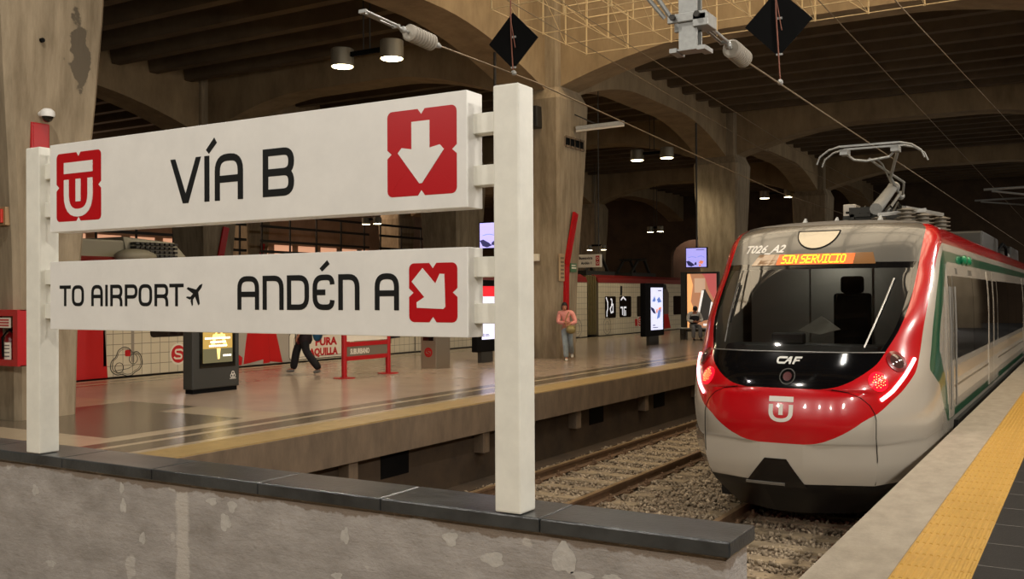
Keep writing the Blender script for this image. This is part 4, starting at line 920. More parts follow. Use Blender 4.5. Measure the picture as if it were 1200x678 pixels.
P('picture_marks', flat(ring(20.03, .66, .03, .012, 10)+[[(20.1,.64),(20.3,.64),(20.3,.655),(20.1,.655)], [(20.1,.67),(20.26,.67),(20.26,.685),(20.1,.685)], [(20.42,.95),(20.48,.95),(20.45,1.02)]], fs_(), .002), snav, s_)
TS2 = thing('advertising_totem', 'slim black advertising screen on a foot, right of the woman in pink', 'advertising totem', (-12.4, 29.9, 0), 'advertising totems on the island platform')
mb = MB(); mb.box(-12.54, -12.36, 29.15, 30.75, .28, 2.0); P('totem_body', mb, black_matt, TS2, bevel=.02)
mb = MB(); mb.box(-12.5, -12.4, 29.55, 30.35, 0, .28); P('foot', mb, anth, TS2)
s2 = P('screen', flat([[(29.6,.48),(30.62,.48),(30.62,1.86),(29.6,1.86)]], fs_(-12.359), .004), pale_screen, TS2, label='lit pale screen')
def pic(parent, y0, z0, k, kz, x, mk_=True):
    P('picture_blue', flat([[(y0+a*k, z0+b*kz) for a, b in q] for q in ([(.1,.68),(.3,.8),(.4,.7),(.3,.66)], [(.5,.72),(.7,.78),(.9,.66),(.6,.64)], [(.5,.25),(.75,.3),(.85,.5),(.6,.45)])], fs_(x), .002), sblu, parent)
    P('picture_navy', flat([[(y0+a*k, z0+b*kz) for a, b in q] for q in ([(.0,.55),(.25,.5),(.42,.38),(.2,.4),(.02,.48)], [(.6,.92),(.9,.92),(.9,.94),(.6,.94)], [(.15,.10),(.35,.10),(.35,.12),(.15,.12)], [(.15,.05),(.6,.05),(.6,.065),(.15,.065)])], fs_(x), .002), snav, parent)
    P('picture_orange', flat([[(y0+a*k, z0+b*kz) for a, b in q] for q in ([(.6,.42),(.85,.42),(.88,.54),(.65,.52)], [(.45,.4),(.55,.4),(.55,.5),(.45,.48)])], fs_(x), .002), sor, parent)
pic(s2, 29.6, .48, 1.0, 1.38, -12.354)
def monitor(x, y, z0, w_, h, label, tilt=0):
    t = thing('hanging_screen', label, 'screen', (x, y, z0), 'hanging screens over the island platform')
    mb = MB(); mb.box(x-w_/2-.03, x+w_/2+.03, y, y+.09, z0-.03, z0+h+.03); P('screen_case', mb, black_matt, t, bevel=.01)
    mb = MB(); mb.box(x-w_/2, x+w_/2, y-.004, y, z0, z0+h); s = P('screen', mb, lilac_screen, t, label='lit lilac screen')
    f = ((x-w_/2, y-.005, z0), (1,0,0), (0,0,1), (0,-1,0))
    P('picture_navy', flat([[(a*w_, b*h) for a, b in q] for q in ([(.0,.30),(.12,.34),(.3,.22),(.42,.10),(.25,.02),(.1,.08)], [(.4,.12),(.52,.1),(.5,.28),(.42,.22)], [(.5,.9),(.9,.9),(.9,.93),(.5,.93)])], f, .002), snav, s)
    P('picture_orange', flat([[(a*w_, b*h) for a, b in q] for q in ([(.6,.2),(.8,.15),(.88,.3),(.7,.34)], [(.62,.03),(.74,.03),(.72,.14),(.64,.14)])], f, .002), sor, s)
    P('picture_lines', flat([[tuple((p[0]*w_, p[1]*h)) for p in q] for q in [s3 for l in ([(.1,.5),(.3,.56,.1),(.5,.5)], [(.55,.52),(.75,.6,.1),(.9,.5)]) for s3 in ribbon(l, .02)]], f, .002), sblu, s)
    mb = MB(); mb.tube([(x, y+.06, z0+h), (x, y+.06, 8.5)], .035, 8); P('hanger', mb, dark_metal, t)
    return t
monitor(-12.3, 19.9, 2.76, .82, .60, 'small lilac screen hanging just left of the right sign post')
monitor(-12.05, 33.0, 2.60, .74, .66, 'lilac hanging screen above the lit poster, left of the train')
# red map frame
MF = thing('map_stand', 'red tubular map stand with a grey name strip, in front of the wrapped car', 'map stand', (-12.77, 15.7, 0))
for y in (14.99, 16.39):
    mb = MB(); mb.tube([(-12.77, y, 0), (-12.77, y, 1.95)], .055, 12); pp = P('post', mb, red_paint, MF, smooth=40)
    mb = MB(); mb.lathe((-12.77, y, 0), [(.22, 0), (.22, .012), (.08, .02)], 18); P('foot_plate', mb, red_paint, pp)
for z in (.66, .38):
    mb = MB(); mb.bar((-12.77, 15.0, z), (-12.77, 16.38, z), .06, .085); P('cross_rail', mb, red_paint, MF)
mb = MB(); mb.bar((-12.77, 15.0, 1.9), (-12.77, 16.38, 1.9), .06, .085); P('cross_rail', mb, red_paint, MF)
mb = MB(); mb.box(-12.79, -12.75, 15.03, 16.35, .42, .62); ns = P('name_strip', mb, mat('strip_grey', (110, 100, 84), .5), MF, label='grey strip')
P('strip_lettering', flat(shift(words2d('SUBURBANO', .15, 0, .003), 15.15, .465, 1, .68), ((-12.749,0,0),(0,1,0),(0,0,1),(1,0,0)), .002), wcream, ns, label='pale lettering')
mb = MB(); mb.box(-12.785, -12.755, 15.03, 16.35, .72, 1.85); P('map_panel', mb, wcream, MF)
# stainless bin post
BN = thing('ticket_post', 'square stainless steel post with a round red logo on the island platform', 'post', (-12.78, 18.15, 0))
mb = MB(); mb.box(-13.0, -12.58, 17.87, 18.42, 0, 1.05); P('post_body', mb, steel, BN, bevel=.01)
mb = MB(); mb.box(-12.93, -12.65, 17.858, 17.87, .62, .80); P('dark_slot', mb, black_gloss, BN)
lg = P('round_logo', flat(ring(-12.79, .36, .09, .035), ((0, 17.869, 0), (1,0,0), (0,0,1), (0,-1,0)), .003), sign_red, BN, label='round red logo')
P('logo_letter', flat(tp(ribbon([(-12.735,.39,0),(-12.79,.42,.03),(-12.84,.385,.03),(-12.74,.335,.03),(-12.79,.30,.03),(-12.845,.33,0)], .03)), ((0, 17.868, 0), (1,0,0), (0,0,1), (0,-1,0)), .004), sign_red, lg)
# hanging name sign
HS = thing('hanging_sign', 'white hanging platform sign reading Buenavista, right of the middle pillar', 'sign', (-12.65, 26.0, 2.46))
mb = MB(); mb.box(-13.2, -12.42, 26.0, 26.1, 2.44, 2.82); P('sign_panel', mb, wcream, HS, bevel=.01)
fh = ((0, 25.999, 0), (1,0,0), (0,0,1), (0,-1,0))
P('sign_lettering', flat(shift(words2d('Buenavista', .11, 0, .002), -13.13, 2.68, 1, .95), fh, .003), sign_black, HS); P('sign_lettering', flat(shift(words2d('Andén 1', .11, 0, .002), -13.06, 2.53, 1, .95), fh, .003), sign_black, HS)
P('sign_logo', flat([[(-12.58,2.49),(-12.46,2.49),(-12.46,2.78),(-12.58,2.78)]], fh, .002), sign_red, HS)
P('sign_logo_mark', flat(ring(-12.52, 2.70, .035, .014, 10)+ring(-12.52, 2.57, .035, .014, 10), ((0, 25.997, 0), (1,0,0), (0,0,1), (0,-1,0)), .002), wcream, HS)
for x in (-13.12, -12.5):
    mb = MB(); mb.tube([(x, 26.05, 2.86), (x, 26.05, 8.5)], .012, 6); P('hanger_rod', mb, dark_metal, HS)
# lit poster case with its post
PC = thing('poster_case', 'lit poster case beside a tall grey post, behind the seated man left of the train', 'poster case', (-12.4, 34.2, 0))
mb = MB(); mb.box(-13.02, -12.84, 34.0, 34.2, 0, 2.45); P('post', mb, anth, PC)
mb = MB(); mb.box(-12.84, -11.60, 34.05, 34.2, .28, 2.45); P('case', mb, anth, PC, bevel=.01)
def em(n, rgb, e=.7): return mat('poster_'+n, rgb, .3, emit=e, ergb=rgb)
mb = MB(); mb.box(-12.78, -11.68, 34.035, 34.05, .38, 2.38); po = P('poster', mb, em('tan', (186, 130, 96)), PC, label='lit orange and grey poster')
fp = ((-12.78, 34.034, .38), (1.1,0,0), (0,0,2.0), (0,-1,0))
P('poster_glow', flat([[(.0,.0),(.2,.0),(.28,.3),(.12,.5),(.2,.8),(.1,1),(0,1)]], fp, .002), em('orange', (250, 176, 110), .9), po)
P('poster_rose', flat([[(.5,1),(1,1),(1,.45),(.75,.7),(.6,.95)]], fp, .002), em('rose', (196, 96, 92)), po)
P('poster_paper', flat([[(.25,.66),(.62,.66),(.62,.92),(.25,.92)]], fp, .003), em('paper', (206, 170, 140)), po)
P('poster_device', flat([[(.34,.25),(.55,.15),(.98,.2),(.95,.4),(.62,.72),(.5,.70)]], fp, .005), em('dark', (70, 66, 62), .4), po)
P('poster_device_edge', flat([[(.34,.25),(.4,.22),(.58,.70),(.5,.70)], [(.72,.18),(.78,.16),(.88,.48),(.82,.5)], [(.55,.06),(.98,.06),(.98,.10),(.55,.10)]], fp, .007), em('white', (232, 226, 218), .9), po)
# bench
BC = thing('bench', 'grey metal bench under the seated man by the lit poster', 'bench', (-12.2, 33.45, 0))
mb = MB(); mb.box(-12.9, -11.2, 33.25, 33.7, .40, .445); P('bench_seat', mb, galv, BC, bevel=.01)
for x in (-12.75, -11.35):
    mb = MB(); mb.bar((x, 33.3, 0), (x, 33.3, .4), .05); mb.bar((x, 33.65, 0), (x, 33.65, .4), .05); mb.bar((x, 33.3, .2), (x, 33.65, .2), .04); P('bench_leg', mb, dark_metal, BC)

# ================================================================ THINGS ON THE PILLARS
def red_bar(pts, label, x_w=.24):
    t = thing('red_pillar_stripe', label, 'wall trim', pts[0], 'red stripes on the pillars'); mb = MB()
    for a, b in zip(pts[:-1], pts[1:]): mb.bar(a, b, .05, x_w, up=(0, 1, 0))
    P('stripe_board', mb, sign_red, t); return t
red_bar([(-11.72, 22.42, .3), (-11.68, 22.42, 2.4), (-11.55, 22.70, 3.75)], 'tall bent red stripe on the middle pillar, behind the woman')
red_bar([(-11.72, 36.7, .3), (-11.68, 36.7, 2.4), (-11.55, 37.0, 3.75)], 'bent red stripe on the far pillar just left of the train')
red_bar([(-24.52, 22.5, .3), (-24.48, 22.5, 2.4), (-24.34, 22.75, 3.9)], 'red stripe on the pillar seen left between the two sign boards')
red_bar([(-37.32, 36.9, .3), (-37.28, 36.9, 2.4), (-37.10, 37.2, 4.4)], 'red stripe on the farthest pillar seen between the two sign boards')
def plate(name, label, cat, x, y0, y1, z0, z1, m, marks, mm):
    t = thing(name, label, cat, (x, (y0+y1)/2, z0)); mb = MB(); mb.box(x-.02, x+.02, y0, y1, z0, z1); p = P('notice_board', mb, m, t)
    P('notice_print', flat(marks, ((x+.021, y0, z0), (0,y1-y0,0), (0,0,z1-z0), (1,0,0)), .002), mm, p); return t
plate('notice', 'small beige notice on the middle pillar, left of its red stripe', 'notice', -11.675, 22.02, 22.26, 1.98, 2.68, mat('notice_beige', (166, 142, 108), .6), [[(.12, .1+.14*i), (.85, .1+.14*i), (.85, .17+.14*i), (.12, .17+.14*i)] for i in range(6)], mat('notice_print', (110, 92, 70), .6))
plate('exit_sign', 'small green sign on the middle pillar, right of its red stripe', 'sign', -11.675, 22.62, 22.94, 2.22, 2.45, mat('exit_green', (70, 104, 70), .5), [[(.1,.4),(.9,.4),(.9,.55),(.1,.55)], [(.1,.7),(.8,.7),(.8,.82),(.1,.82)]], wcream)
t = thing('exit_sign', 'dark green running-man sign on the far pillar, right of the lit poster', 'sign', (-11.9, 36.25, 2.1)); mb = MB(); mb.box(-12.0, -11.7, 36.2, 36.25, 2.0, 2.5); P('sign_plate', mb, mat('exit_dark_green', (24, 52, 36), .5), t)
P('pictogram', flat([[(a*.3, b*.5) for a, b in q] for q in ([(.45,.75),(.6,.75),(.6,.88),(.45,.88)], [(.4,.4),(.6,.4),(.6,.72),(.4,.72)], [(.3,.15),(.42,.15),(.55,.4),(.42,.4)], [(.55,.4),(.68,.3),(.7,.15),(.6,.15),(.58,.28)], [(.6,.62),(.78,.5),(.78,.58),(.6,.72)])], ((-12.0, 36.199, 2.0), (1,0,0), (0,0,1), (0,-1,0)), .003), mat('exit_pale', (170, 205, 180), .5, emit=.3), t)
t = thing('loudspeaker', 'dark square loudspeaker on the middle pillar, right of the post top', 'loudspeaker', (-12.2, 21.5, 5.5))
mb = MB(); mb.box(-12.62, -12.02, 21.5, 21.86, 5.85, 6.4); P('speaker_case', mb, dark_metal, t, bevel=.02); mb = MB(); mb.tube([(-12.3, 21.49, 6.12), (-12.3, 21.5, 6.12)], .2, 16); P('speaker_cone', mb, black_matt, t)
t = thing('wall_sign', 'small cream box sign on the middle pillar, right of the sign post', 'sign', (-12.4, 21.9, 2.4)); mb = MB(); mb.box(-12.75, -12.24, 21.9, 22.02, 2.5, 2.68); P('sign_box', mb, wcream, t, bevel=.01); mb = MB(); mb.box(-12.7, -12.6, 22.0, 22.06, 2.54, 2.64); P('bracket', mb, dark_metal, t)
t = thing('light_fitting', 'pale tube light fitting jutting from the upper middle pillar', 'light fitting', (-11.5, 22.9, 5.95)); mb = MB(); mb.bar((-11.5, 22.65, 5.93), (-10.3, 23.0, 6.02), .12, .09); P('fitting_body', mb, galv, t); mb = MB(); mb.bar((-11.5, 22.65, 5.86), (-10.3, 23.0, 5.95), .05, .05); P('tube', mb, wcream, t); mb = MB(); mb.bar((-11.56, 22.65, 6.3), (-11.0, 22.8, 6.02), .03); P('stay', mb, dark_metal, t)
for k in range(4):
    y = 22.25+.27*k; x = -11.49
    t = thing('wall_vent', 'small square vent high on the middle pillar', 'vent', (x, y, 5.45), 'row of four square vents on the middle pillar')
    mb = MB(); mb.bar((x-.08, y-.1, 5.42), (x-.08, y+.1, 5.42), .12, .05); mb.bar((x-.08, y-.1, 5.66), (x-.08, y+.1, 5.66), .12, .05); mb.bar((x-.08, y-.1, 5.42), (x-.08, y-.1, 5.66), .12, .04); mb.bar((x-.08, y+.1, 5.42), (x-.08, y+.1, 5.66), .12, .04)
    P('vent_frame', mb, fascia_concrete, t); mb = MB(); mb.box(x-.12, x-.05, y-.09, y+.09, 5.43, 5.65); P('vent_mesh', mb, black_matt, t)
# near left pillar: extinguisher cabinet, alarm box, camera, red box
FE = thing('fire_extinguisher_cabinet', 'red fire extinguisher cabinet on the near left pillar', 'fire extinguisher cabinet', (-12.1, 7.6, .74))
mb = MB(); a, b = -12.44, -11.785
mb.box(a, b, 7.52, 7.56, .74, .82); mb.box(a, b, 7.52, 7.56, 1.38, 1.46); mb.box(a, a+.08, 7.52, 7.56, .82, 1.38); mb.box(b-.1, b, 7.52, 7.56, .82, 1.38); mb.box(a, b, 7.74, 7.76, .74, 1.46); mb.box(a, a+.01, 7.56, 7.74, .74, 1.46); mb.box(b-.01, b, 7.56, 7.74, .74, 1.46); mb.box(a, b, 7.56, 7.74, .74, .75); mb.box(a, b, 7.56, 7.74, 1.45, 1.46)
P('cabinet_body', mb, red_paint, FE)
mb = MB(); mb.box(a+.02, b-.02, 7.73, 7.738, .76, 1.44); P('cabinet_back', mb, black_matt, FE)
lb_ = P('warning_label', flat([[(-12.30,1.23),(-11.94,1.23),(-11.94,1.36),(-12.30,1.36)]], ((0, 7.53, 0), (1,0,0), (0,0,1), (0,-1,0)), .002), wcream, FE, label='white label with red print')
P('label_print', flat([[(-12.26, 1.25+.035*i), (-11.98, 1.25+.035*i), (-11.98, 1.27+.035*i), (-12.26, 1.27+.035*i)] for i in range(3)], ((0, 7.527, 0), (1,0,0), (0,0,1), (0,-1,0)), .002), sign_red, lb_)
EX = thing('fire_extinguisher', 'dark red fire extinguisher with a white label inside the red cabinet', 'fire extinguisher', (-12.12, 7.65, .75))
mb = MB(); mb.lathe((-12.12, 7.645, .755), [(.07,0),(.078,.02),(.078,.33),(.06,.38),(.025,.41),(.025,.44)], 16); P('cylinder', mb, mat('extinguisher_red', (110, 12, 14), .3), EX, smooth=40)
mb = MB(); mb.bar((-12.15, 7.64, 1.21), (-12.02, 7.62, 1.23), .02); mb.bar((-12.15, 7.64, 1.19), (-12.03, 7.62, 1.165), .02); mb.box(-12.14, -12.10, 7.62, 7.67, 1.18, 1.22); P('valve', mb, black_matt, EX)
mb = MB(); mb.tube([(-12.15, 7.62, 1.19), (-12.24, 7.60, 1.1), (-12.23, 7.6, .9), (-12.22, 7.6, .84)], .012, 6); P('hose', mb, black_matt, EX)
K = 8; mb = MB(); vs = [(-12.12+.0795*math.sin(math.radians(-60+120*i/K)), 7.645-.0795*math.cos(math.radians(-60+120*i/K)), z) for z in (.80, 1.04) for i in range(K+1)]; mb.add(vs, [(i, i+1, K+2+i, K+1+i) for i in range(K)]); lbx = P('instruction_label', mb, wcream, EX, label='white label')
mb = MB()
for z in (.85, .90, .95, .99):
    vs = [(-12.12+.0805*math.sin(math.radians(-45+90*i/K)), 7.645-.0805*math.cos(math.radians(-45+90*i/K)), zz) for zz in (z, z+.018) for i in range(K+1)]; mb.add(vs, [(i, i+1, K+2+i, K+1+i) for i in range(K)])
P('label_print', mb, mat('label_grey', (120, 110, 104), .6), lbx)
t = thing('alarm_box', 'small red alarm box in a cream frame on the near left pillar', 'alarm', (-12.4, 7.6, 2.58)); mb = MB(); mb.box(-12.47, -12.17, 7.60, 7.70, 2.56, 2.80); P('alarm_frame', mb, mat('frame_tan', (150, 120, 84), .5), t, bevel=.006); mb = MB(); mb.box(-12.43, -12.21, 7.565, 7.60, 2.59, 2.77); P('alarm_face', mb, mat('alarm_red', (190, 40, 20), .4), t, bevel=.006)
t = thing('junction_box', 'red metal box on the near left pillar, behind the left post top', 'box', (-12.05, 7.98, 3.55)); mb = MB(); mb.box(-12.2, -12.0, 7.86, 8.12, 3.53, 3.93); P('box_body', mb, red_paint, t, bevel=.012); mb = MB(); mb.box(-12.002, -11.99, 7.88, 8.10, 3.55, 3.91); P('box_lid', mb, red_paint, t, bevel=.004)
t = thing('security_camera', 'white dome security camera on the near left pillar, above the red box', 'camera', (-12.05, 8.02, 3.95)); mb = MB(); mb.box(-12.2, -12.02, 7.92, 8.06, 3.94, 4.13); P('wall_bracket', mb, mat('bracket_tan', (150, 128, 98), .6), t)
mb = MB(); mb.tube([(-12.04, 8.0, 4.05), (-11.9, 8.0, 4.05)], .04, 10); mb.lathe((-11.87, 8.0, 4.0), [(.09, 0), (.095, .03), (.09, .07), (.05, .105)], 16); P('camera_body', mb, white_paint, t, smooth=40); mb = MB(); mb.ell((-11.87, 8.0, 4.005), (.074, .074, .08), 14, 8); P('dome', mb, bez_b, t, smooth=60)
# ================================================================ OVERHEAD: wires, insulators, boards, lattice, lamps
def wire(pts, r, label):
    t = thing('overhead_wire', label, 'wire', pts[0], 'overhead wires'); mb = MB(); mb.tube(pts, r, 6); P('wire_strand', mb, wire_m, t, smooth=60)
    for p in (pts[0], pts[-1]):
        mb = MB(); q = Vector(p); mb.ell(q, (.03, .05, .03), 8, 6); P('wire_clamp', mb, galv, t)
    return t
wire([(-6.5, 9.3, 4.50), (-6.5, 11.6, 4.50), (-6.5, 17.1, 4.29), (-6.5, 23.5, 4.06), (-6.5, 60, 3.9)], .010, 'thick contact wire over the left track, running down from the left insulator')
wire([(-3.1, 10.05, 4.03), (-3.1, 60, 4.05)], .010, 'thick contact wire over the train, from the right insulator to the pantograph')
wire([(-3.1, 2, 5.5), (-3.1, 60, 5.37)], .007, 'thin straight upper wire above the train')
wire([(-1.9, 6, 4.5), (-1.9, 11.6, 4.89), (-1.9, 35.2, 6.54)], .007, 'rightmost thin overhead wire, crossing the upper right corner')
wire([(-7.2, 6, 6.7), (-7.2, 13.7, 6.24), (-7.2, 26.7, 5.7), (-7.2, 58, 5.3)], .007, 'thin wire crossing in front of the middle pillar, the higher of the two')
wire([(-7.6, 5, 6.4), (-7.6, 12.6, 6.08), (-7.6, 25.5, 5.5), (-7.6, 58, 5.1)], .007, 'thin wire crossing in front of the middle pillar, the lower of the two')
def tension_set(p0, p1, label):          # turnbuckle + ribbed insulator from p0 towards p1
    p0, p1 = Vector(p0), Vector(p1); d = p1-p0; L = d.length; d.normalize(); t = thing('tension_insulator', label, 'insulator', p0)
    s = d.cross(Vector((0,0,1))).normalized()*.035; mb = MB()
    for k in (1, -1): mb.tube([p0+s*k, p0+d*L*.40+s*k], .014, 8)
    for q in (0, .40): mb.bar(p0+d*L*q-s*1.3, p0+d*L*q+s*1.3, .035)
    mb.tube([p0+d*L*.05, p0+d*L*.2], .012, 6); P('turnbuckle', mb, galv, t, smooth=40)
    mb = MB(); mb.tube([p0+d*L*.40, p0+d*L*.56], .016, 8); mb.ell(p0+d*L*.49, (.04, .04, .04), 8, 6); mb.tube([p0+d*L*.88, p0+d*L], .018, 8); mb.ell(p0+d*L*.93, (.038, .05, .038), 8, 6); P('clamp', mb, galv, t, smooth=50)
    mb = MB(); pts, rs = [], []
    for k in range(9):
        for f, r in ((0, .075), (.3, .095), (.6, .095), (.95, .075)): pts.append(p0+d*L*(.56+.32*(k+f)/9)); rs.append(r)
    mb.tube(pts, rs, 18); P('ribbed_insulator', mb, insul, t, smooth=30)
    return t
tension_set((-6.5, 7.95, 4.56), (-6.5, 9.35, 4.495), 'grey ribbed insulator and turnbuckle at the left, near the pair of lamps')
tension_set((-3.12, 8.86, 4.12), (-3.1, 10.1, 4.03), 'grey ribbed insulator and turnbuckle hanging from the steel drop post')
# steel drop post
DP = thing('drop_post', 'galvanised steel drop post hanging from the roof, top centre-right', 'post', (-3.26, 8.8, 3.89))
mb = MB(); mb.box(-3.35, -3.17, 8.74, 8.76, 3.90, 7.85); mb.box(-3.35, -3.17, 8.86, 8.88, 3.90, 7.85); mb.box(-3.27, -3.25, 8.76, 8.86, 3.90, 7.85); P('i_section', mb, galv, DP)
mb = MB(); mb.box(-3.43, -3.36, 8.7, 8.92, 3.88, 3.92); mb.box(-3.16, -3.08, 8.7, 8.92, 3.88, 3.92); mb.box(-3.4, -3.12, 8.72, 8.9, 3.895, 3.91); P('foot_angle', mb, galv, DP)
mb = MB(); mb.box(-3.45, -3.07, 8.70, 8.74, 4.16, 4.24); mb.box(-3.45, -3.07, 8.88, 8.92, 4.12, 4.24); mb.box(-3.2, -3.05, 8.7, 8.95, 4.1, 4.22); P('clamp_plate', mb, galv, DP, bevel=.006)
for x in (-3.38, -3.14):
    mb = MB(); mb.tube([(x, 8.66, 4.2), (x, 8.96, 4.2)], .018, 6); mb.tube([(x, 8.64, 4.2), (x, 8.67, 4.2)], .03, 6); P('bolt', mb, dark_metal, DP)
for dx in (-.12, 0):
    mb = MB(); mb.tube([(-3.42+dx*.5, 8.72, 4.22), (-3.62+dx, 8.5, 4.6), (-3.9+dx, 8.2, 5.2)], .022, 8); P('stay_tube', mb, galv, DP, smooth=40)
for y, pts, lb in ((30, [(-.2, 4.47), (-2.62, 4.48)], 'nearer pale bracket arm holding the wires, far right above the train'), (40, [(-.2, 5.06), (-3.8, 5.05)], 'farther pale bracket arm holding the wires, far right above the train')):
    t = thing('wire_bracket', lb, 'bracket', (1.0, y, 5)); mb = MB(); mb.tube([(1.6, y, pts[0][1]+.05), (pts[1][0], y, pts[1][1])], .035, 8); P('bracket_arm', mb, galv, t, smooth=40)
    mb = MB(); mb.tube([(1.6, y, pts[0][1]-.75), (pts[1][0]+.2, y, pts[1][1]-.05)], .03, 8); P('bracket_strut', mb, galv, t, smooth=40)
    mb = MB(); mb.tube([(1.6, y, 3.6), (1.6, y, 8.4)], .08, 10); P('bracket_post', mb, galv, t, smooth=40)
# black diamond boards
def diamond(cx, cy, cz, h, label, cord_end):
    t = thing('signal_board', label, 'board', (cx, cy, cz)); mb = MB()
    mb.prism([(cx, cy, cz+h), (cx+h, cy, cz), (cx, cy, cz-h), (cx-h, cy, cz)], (0, .02, 0)); b = P('board_plate', mb, black_matt, t, label='plain black square plate set on its corner')
    for z in (.12, -.95):
        mb = MB(); mb.box(cx-.02, cx+.05, cy-.02, cy, cz+h*z-.012, cz+h*z+.012); P('cord_clip', mb, galv, b)
    mb = MB(); mb.tube([(cx-.02, cy-.02, cz+h+.6), (cx-.02, cy-.02, cz+h*.9), (cx-.015, cy-.022, cz+.1), (cx+.01, cy-.02, cz-h), cord_end], .009, 6); P('hanging_cord', mb, mat('cord_red_brown', (120, 72, 54), .6), t)
    mb = MB(); mb.tube([(cx-.02, cy-.025, cz+h*.8), (cx+.05, cy-.025, cz-.1)], .006, 6); P('loose_cord', mb, MATS['cord_red_brown'], t)
    mb = MB(); mb.ell(cord_end, (.035, .05, .035), 8, 6); P('cord_clamp', mb, galv, t)
diamond(-6.5, 11.0, 4.93, .37, 'black diamond-shaped board hanging above the right sign post', (-6.49, 11.0, 4.51))
diamond(-3.12, 11.3, 4.74, .39, 'black diamond-shaped board hanging at the top, above the train', (-3.1, 11.3, 4.05))
# white lattice below the roof light
LT = thing('roof_lattice', 'cream space-frame lattice under the roof light, above and right of the middle pillar', 'lattice', (-6, 16, 7))
lat = mat('lattice_cream', (206, 184, 140), .5)
nx, ny = 10, 5; X0, Y0, dxy, Z0, Z1 = -9.68, 15.6, 1.0, 6.98, 7.78
xs = [X0+i*dxy for i in range(nx)]; ys = [Y0+j*dxy for j in range(ny)]
def rod(name, a, b, r):
    mb = MB(); mb.tube([a, b], r, 6); return P(name, mb, lat, LT)
for y in ys:
    rod('chord', (xs[0], y, Z0), (xs[-1], y, Z0), .010); rod('chord', (xs[0], y, Z1), (xs[-1], y, Z1), .018)
for x in xs:
    rod('cross_chord', (x, ys[0], Z0), (x, ys[-1], Z0), .008); rod('cross_chord', (x, ys[0], Z1), (x, ys[-1], Z1), .010)
for j, y in enumerate(ys):
    for i, x in enumerate(xs): rod('upright', (x, y, Z0-.02), (x, y, Z1), .017)
for j, y in enumerate(ys):
    for i, x in enumerate(xs[:-1]):
        if (i+j) % 3 == 0: rod('brace', (x, y, Z1), (x+dxy, y, Z0), .008)
for i, x in enumerate(xs):
    for j, y in enumerate(ys[:-1]):
        if (i+j) % 2 == 0: rod('brace', (x, y, Z1), (x, y+dxy, Z0), .008)
for x, y in ((xs[0], ys[0]), (xs[-1], ys[0]), (xs[0], ys[-1]), (xs[-1], ys[-1])):
    mb = MB(); mb.tube([(x, y, Z1), (x, y, 11.35)], .02, 6); P('hanger', mb, lat, LT)
# ceiling lamps
shade_m = mat('lamp_shade', (120, 114, 98), .45, .4)
def lamp_pair(x, y, z, top, label, half=.65, k=1.0):
    t = thing('pendant_lamp', label, 'ceiling lamp', (x, y, z), 'double pendant lamps under the ribbed ceiling')
    for s in (-1, 1):
        c = (x+s*half, y, z); r = .25*k
        mb = MB(); mb.lathe(c, [(r*.97, .03), (r, -.02), (r*1.02, .0), (r*1.02, .36*k), (r*.9, .38*k), (r*.5, .4*k)], 24)
        sh = P('lamp_shade', mb, shade_m, t, smooth=40)
        mb = MB(); mb.lathe(c, [(r*.9, -.03), (r*.93, .0), (r*.5, .01)], 20); P('lamp_glass', mb, lamp_glow, sh, label='glowing lamp face')
    mb = MB(); mb.bar((x-half+.2*k, y, z+.22), (x+half-.2*k, y, z+.22), .07, .10); P('cross_arm', mb, black_matt, t)
    for dx in (-.09, .09):
        mb = MB(); mb.tube([(x+dx, y, z+.25), (x+dx, y, top)], .016, 6); P('hanger_rod', mb, dark_metal, t)
    return t
def spot(x, y, z, e):
    l = bpy.data.lights.new('lamp_light', 'SPOT'); l.energy = e; l.color = (1, .86, .62); l.spot_size = math.radians(140); l.spot_blend = .6; l.shadow_soft_size = .25
    o = bpy.data.objects.new('lamp_light', l); COL.objects.link(o); o.location = (x, y, z)
LAMPS = [(-13.68, 16.85, 6.75, 9.1, 'nearest pair of round pendant lamps, above the upper sign board', .69, 1), (-14.3, 34.45, 6.75, 9.1, 'pair of pendant lamps seen just right of the middle pillar', .6, 1), (-14.4, 51.65, 6.75, 9.1, 'pair of pendant lamps above the train front, far back', .64, 1),
         (-30.5, 37.9, 5.2, 9.1, 'distant pair of lamps seen between the two sign boards', .35, .8), (-21.2, 51.5, 5.2, 9.1, 'distant lower pair of lamps right of the middle pillar', .3, .75), (-22.2, 46.0, 4.0, 9.1, 'small low pair of lamps over the far wrapped car, in front of the arch', .4, .6)]
for a in LAMPS: lamp_pair(*a)
for x, y, z, e in ((-13.68, 16.85, 6.7, 520), (-14.3, 34.45, 6.7, 520), (-14.4, 51.65, 6.7, 400), (-14.2, 26, 8.2, 420), (-14.2, 8, 8.2, 380), (-30.5, 37.9, 5.1, 250)): spot(x, y, z, e)  # includes two added spots where no pendant lamp hangs

# ================================================================ FAR HALL seen between the boards
for i, y in enumerate((29, 38, 47)):
    t = thing('mezzanine_railing', ['dark railing and shelving of the far hall, leftmost gap between the boards', 'dark railing of the far hall, middle of the gap between the boards', 'dark railing of the far hall, right part of the gap between the boards'][i], 'railing', (-34, y, 0))
    for k in range(5):
        mb = MB(); mb.bar((-34, y-4+1.9*k, 0), (-34, y-4+1.9*k, 5.6), .07); P('upright', mb, dark_metal, t)
    for z in (2.6, 3.3, 3.8, 4.3, 5.0, 5.6):
        mb = MB(); mb.bar((-34, y-4.1, z), (-34, y+4.0, z), .06, .12); P('rail', mb, dark_metal, t)
mb = MB()
for i in range(22): mb.box(-45.49, -45.46, 18+2.2*i, 19.6+2.2*i, 3.5, 5.0)
hw = P('window_hall', mb, mat('hall_window', (255, 196, 160), .5, emit=.55, ergb=(255, 190, 150))); hw['kind'] = 'structure'

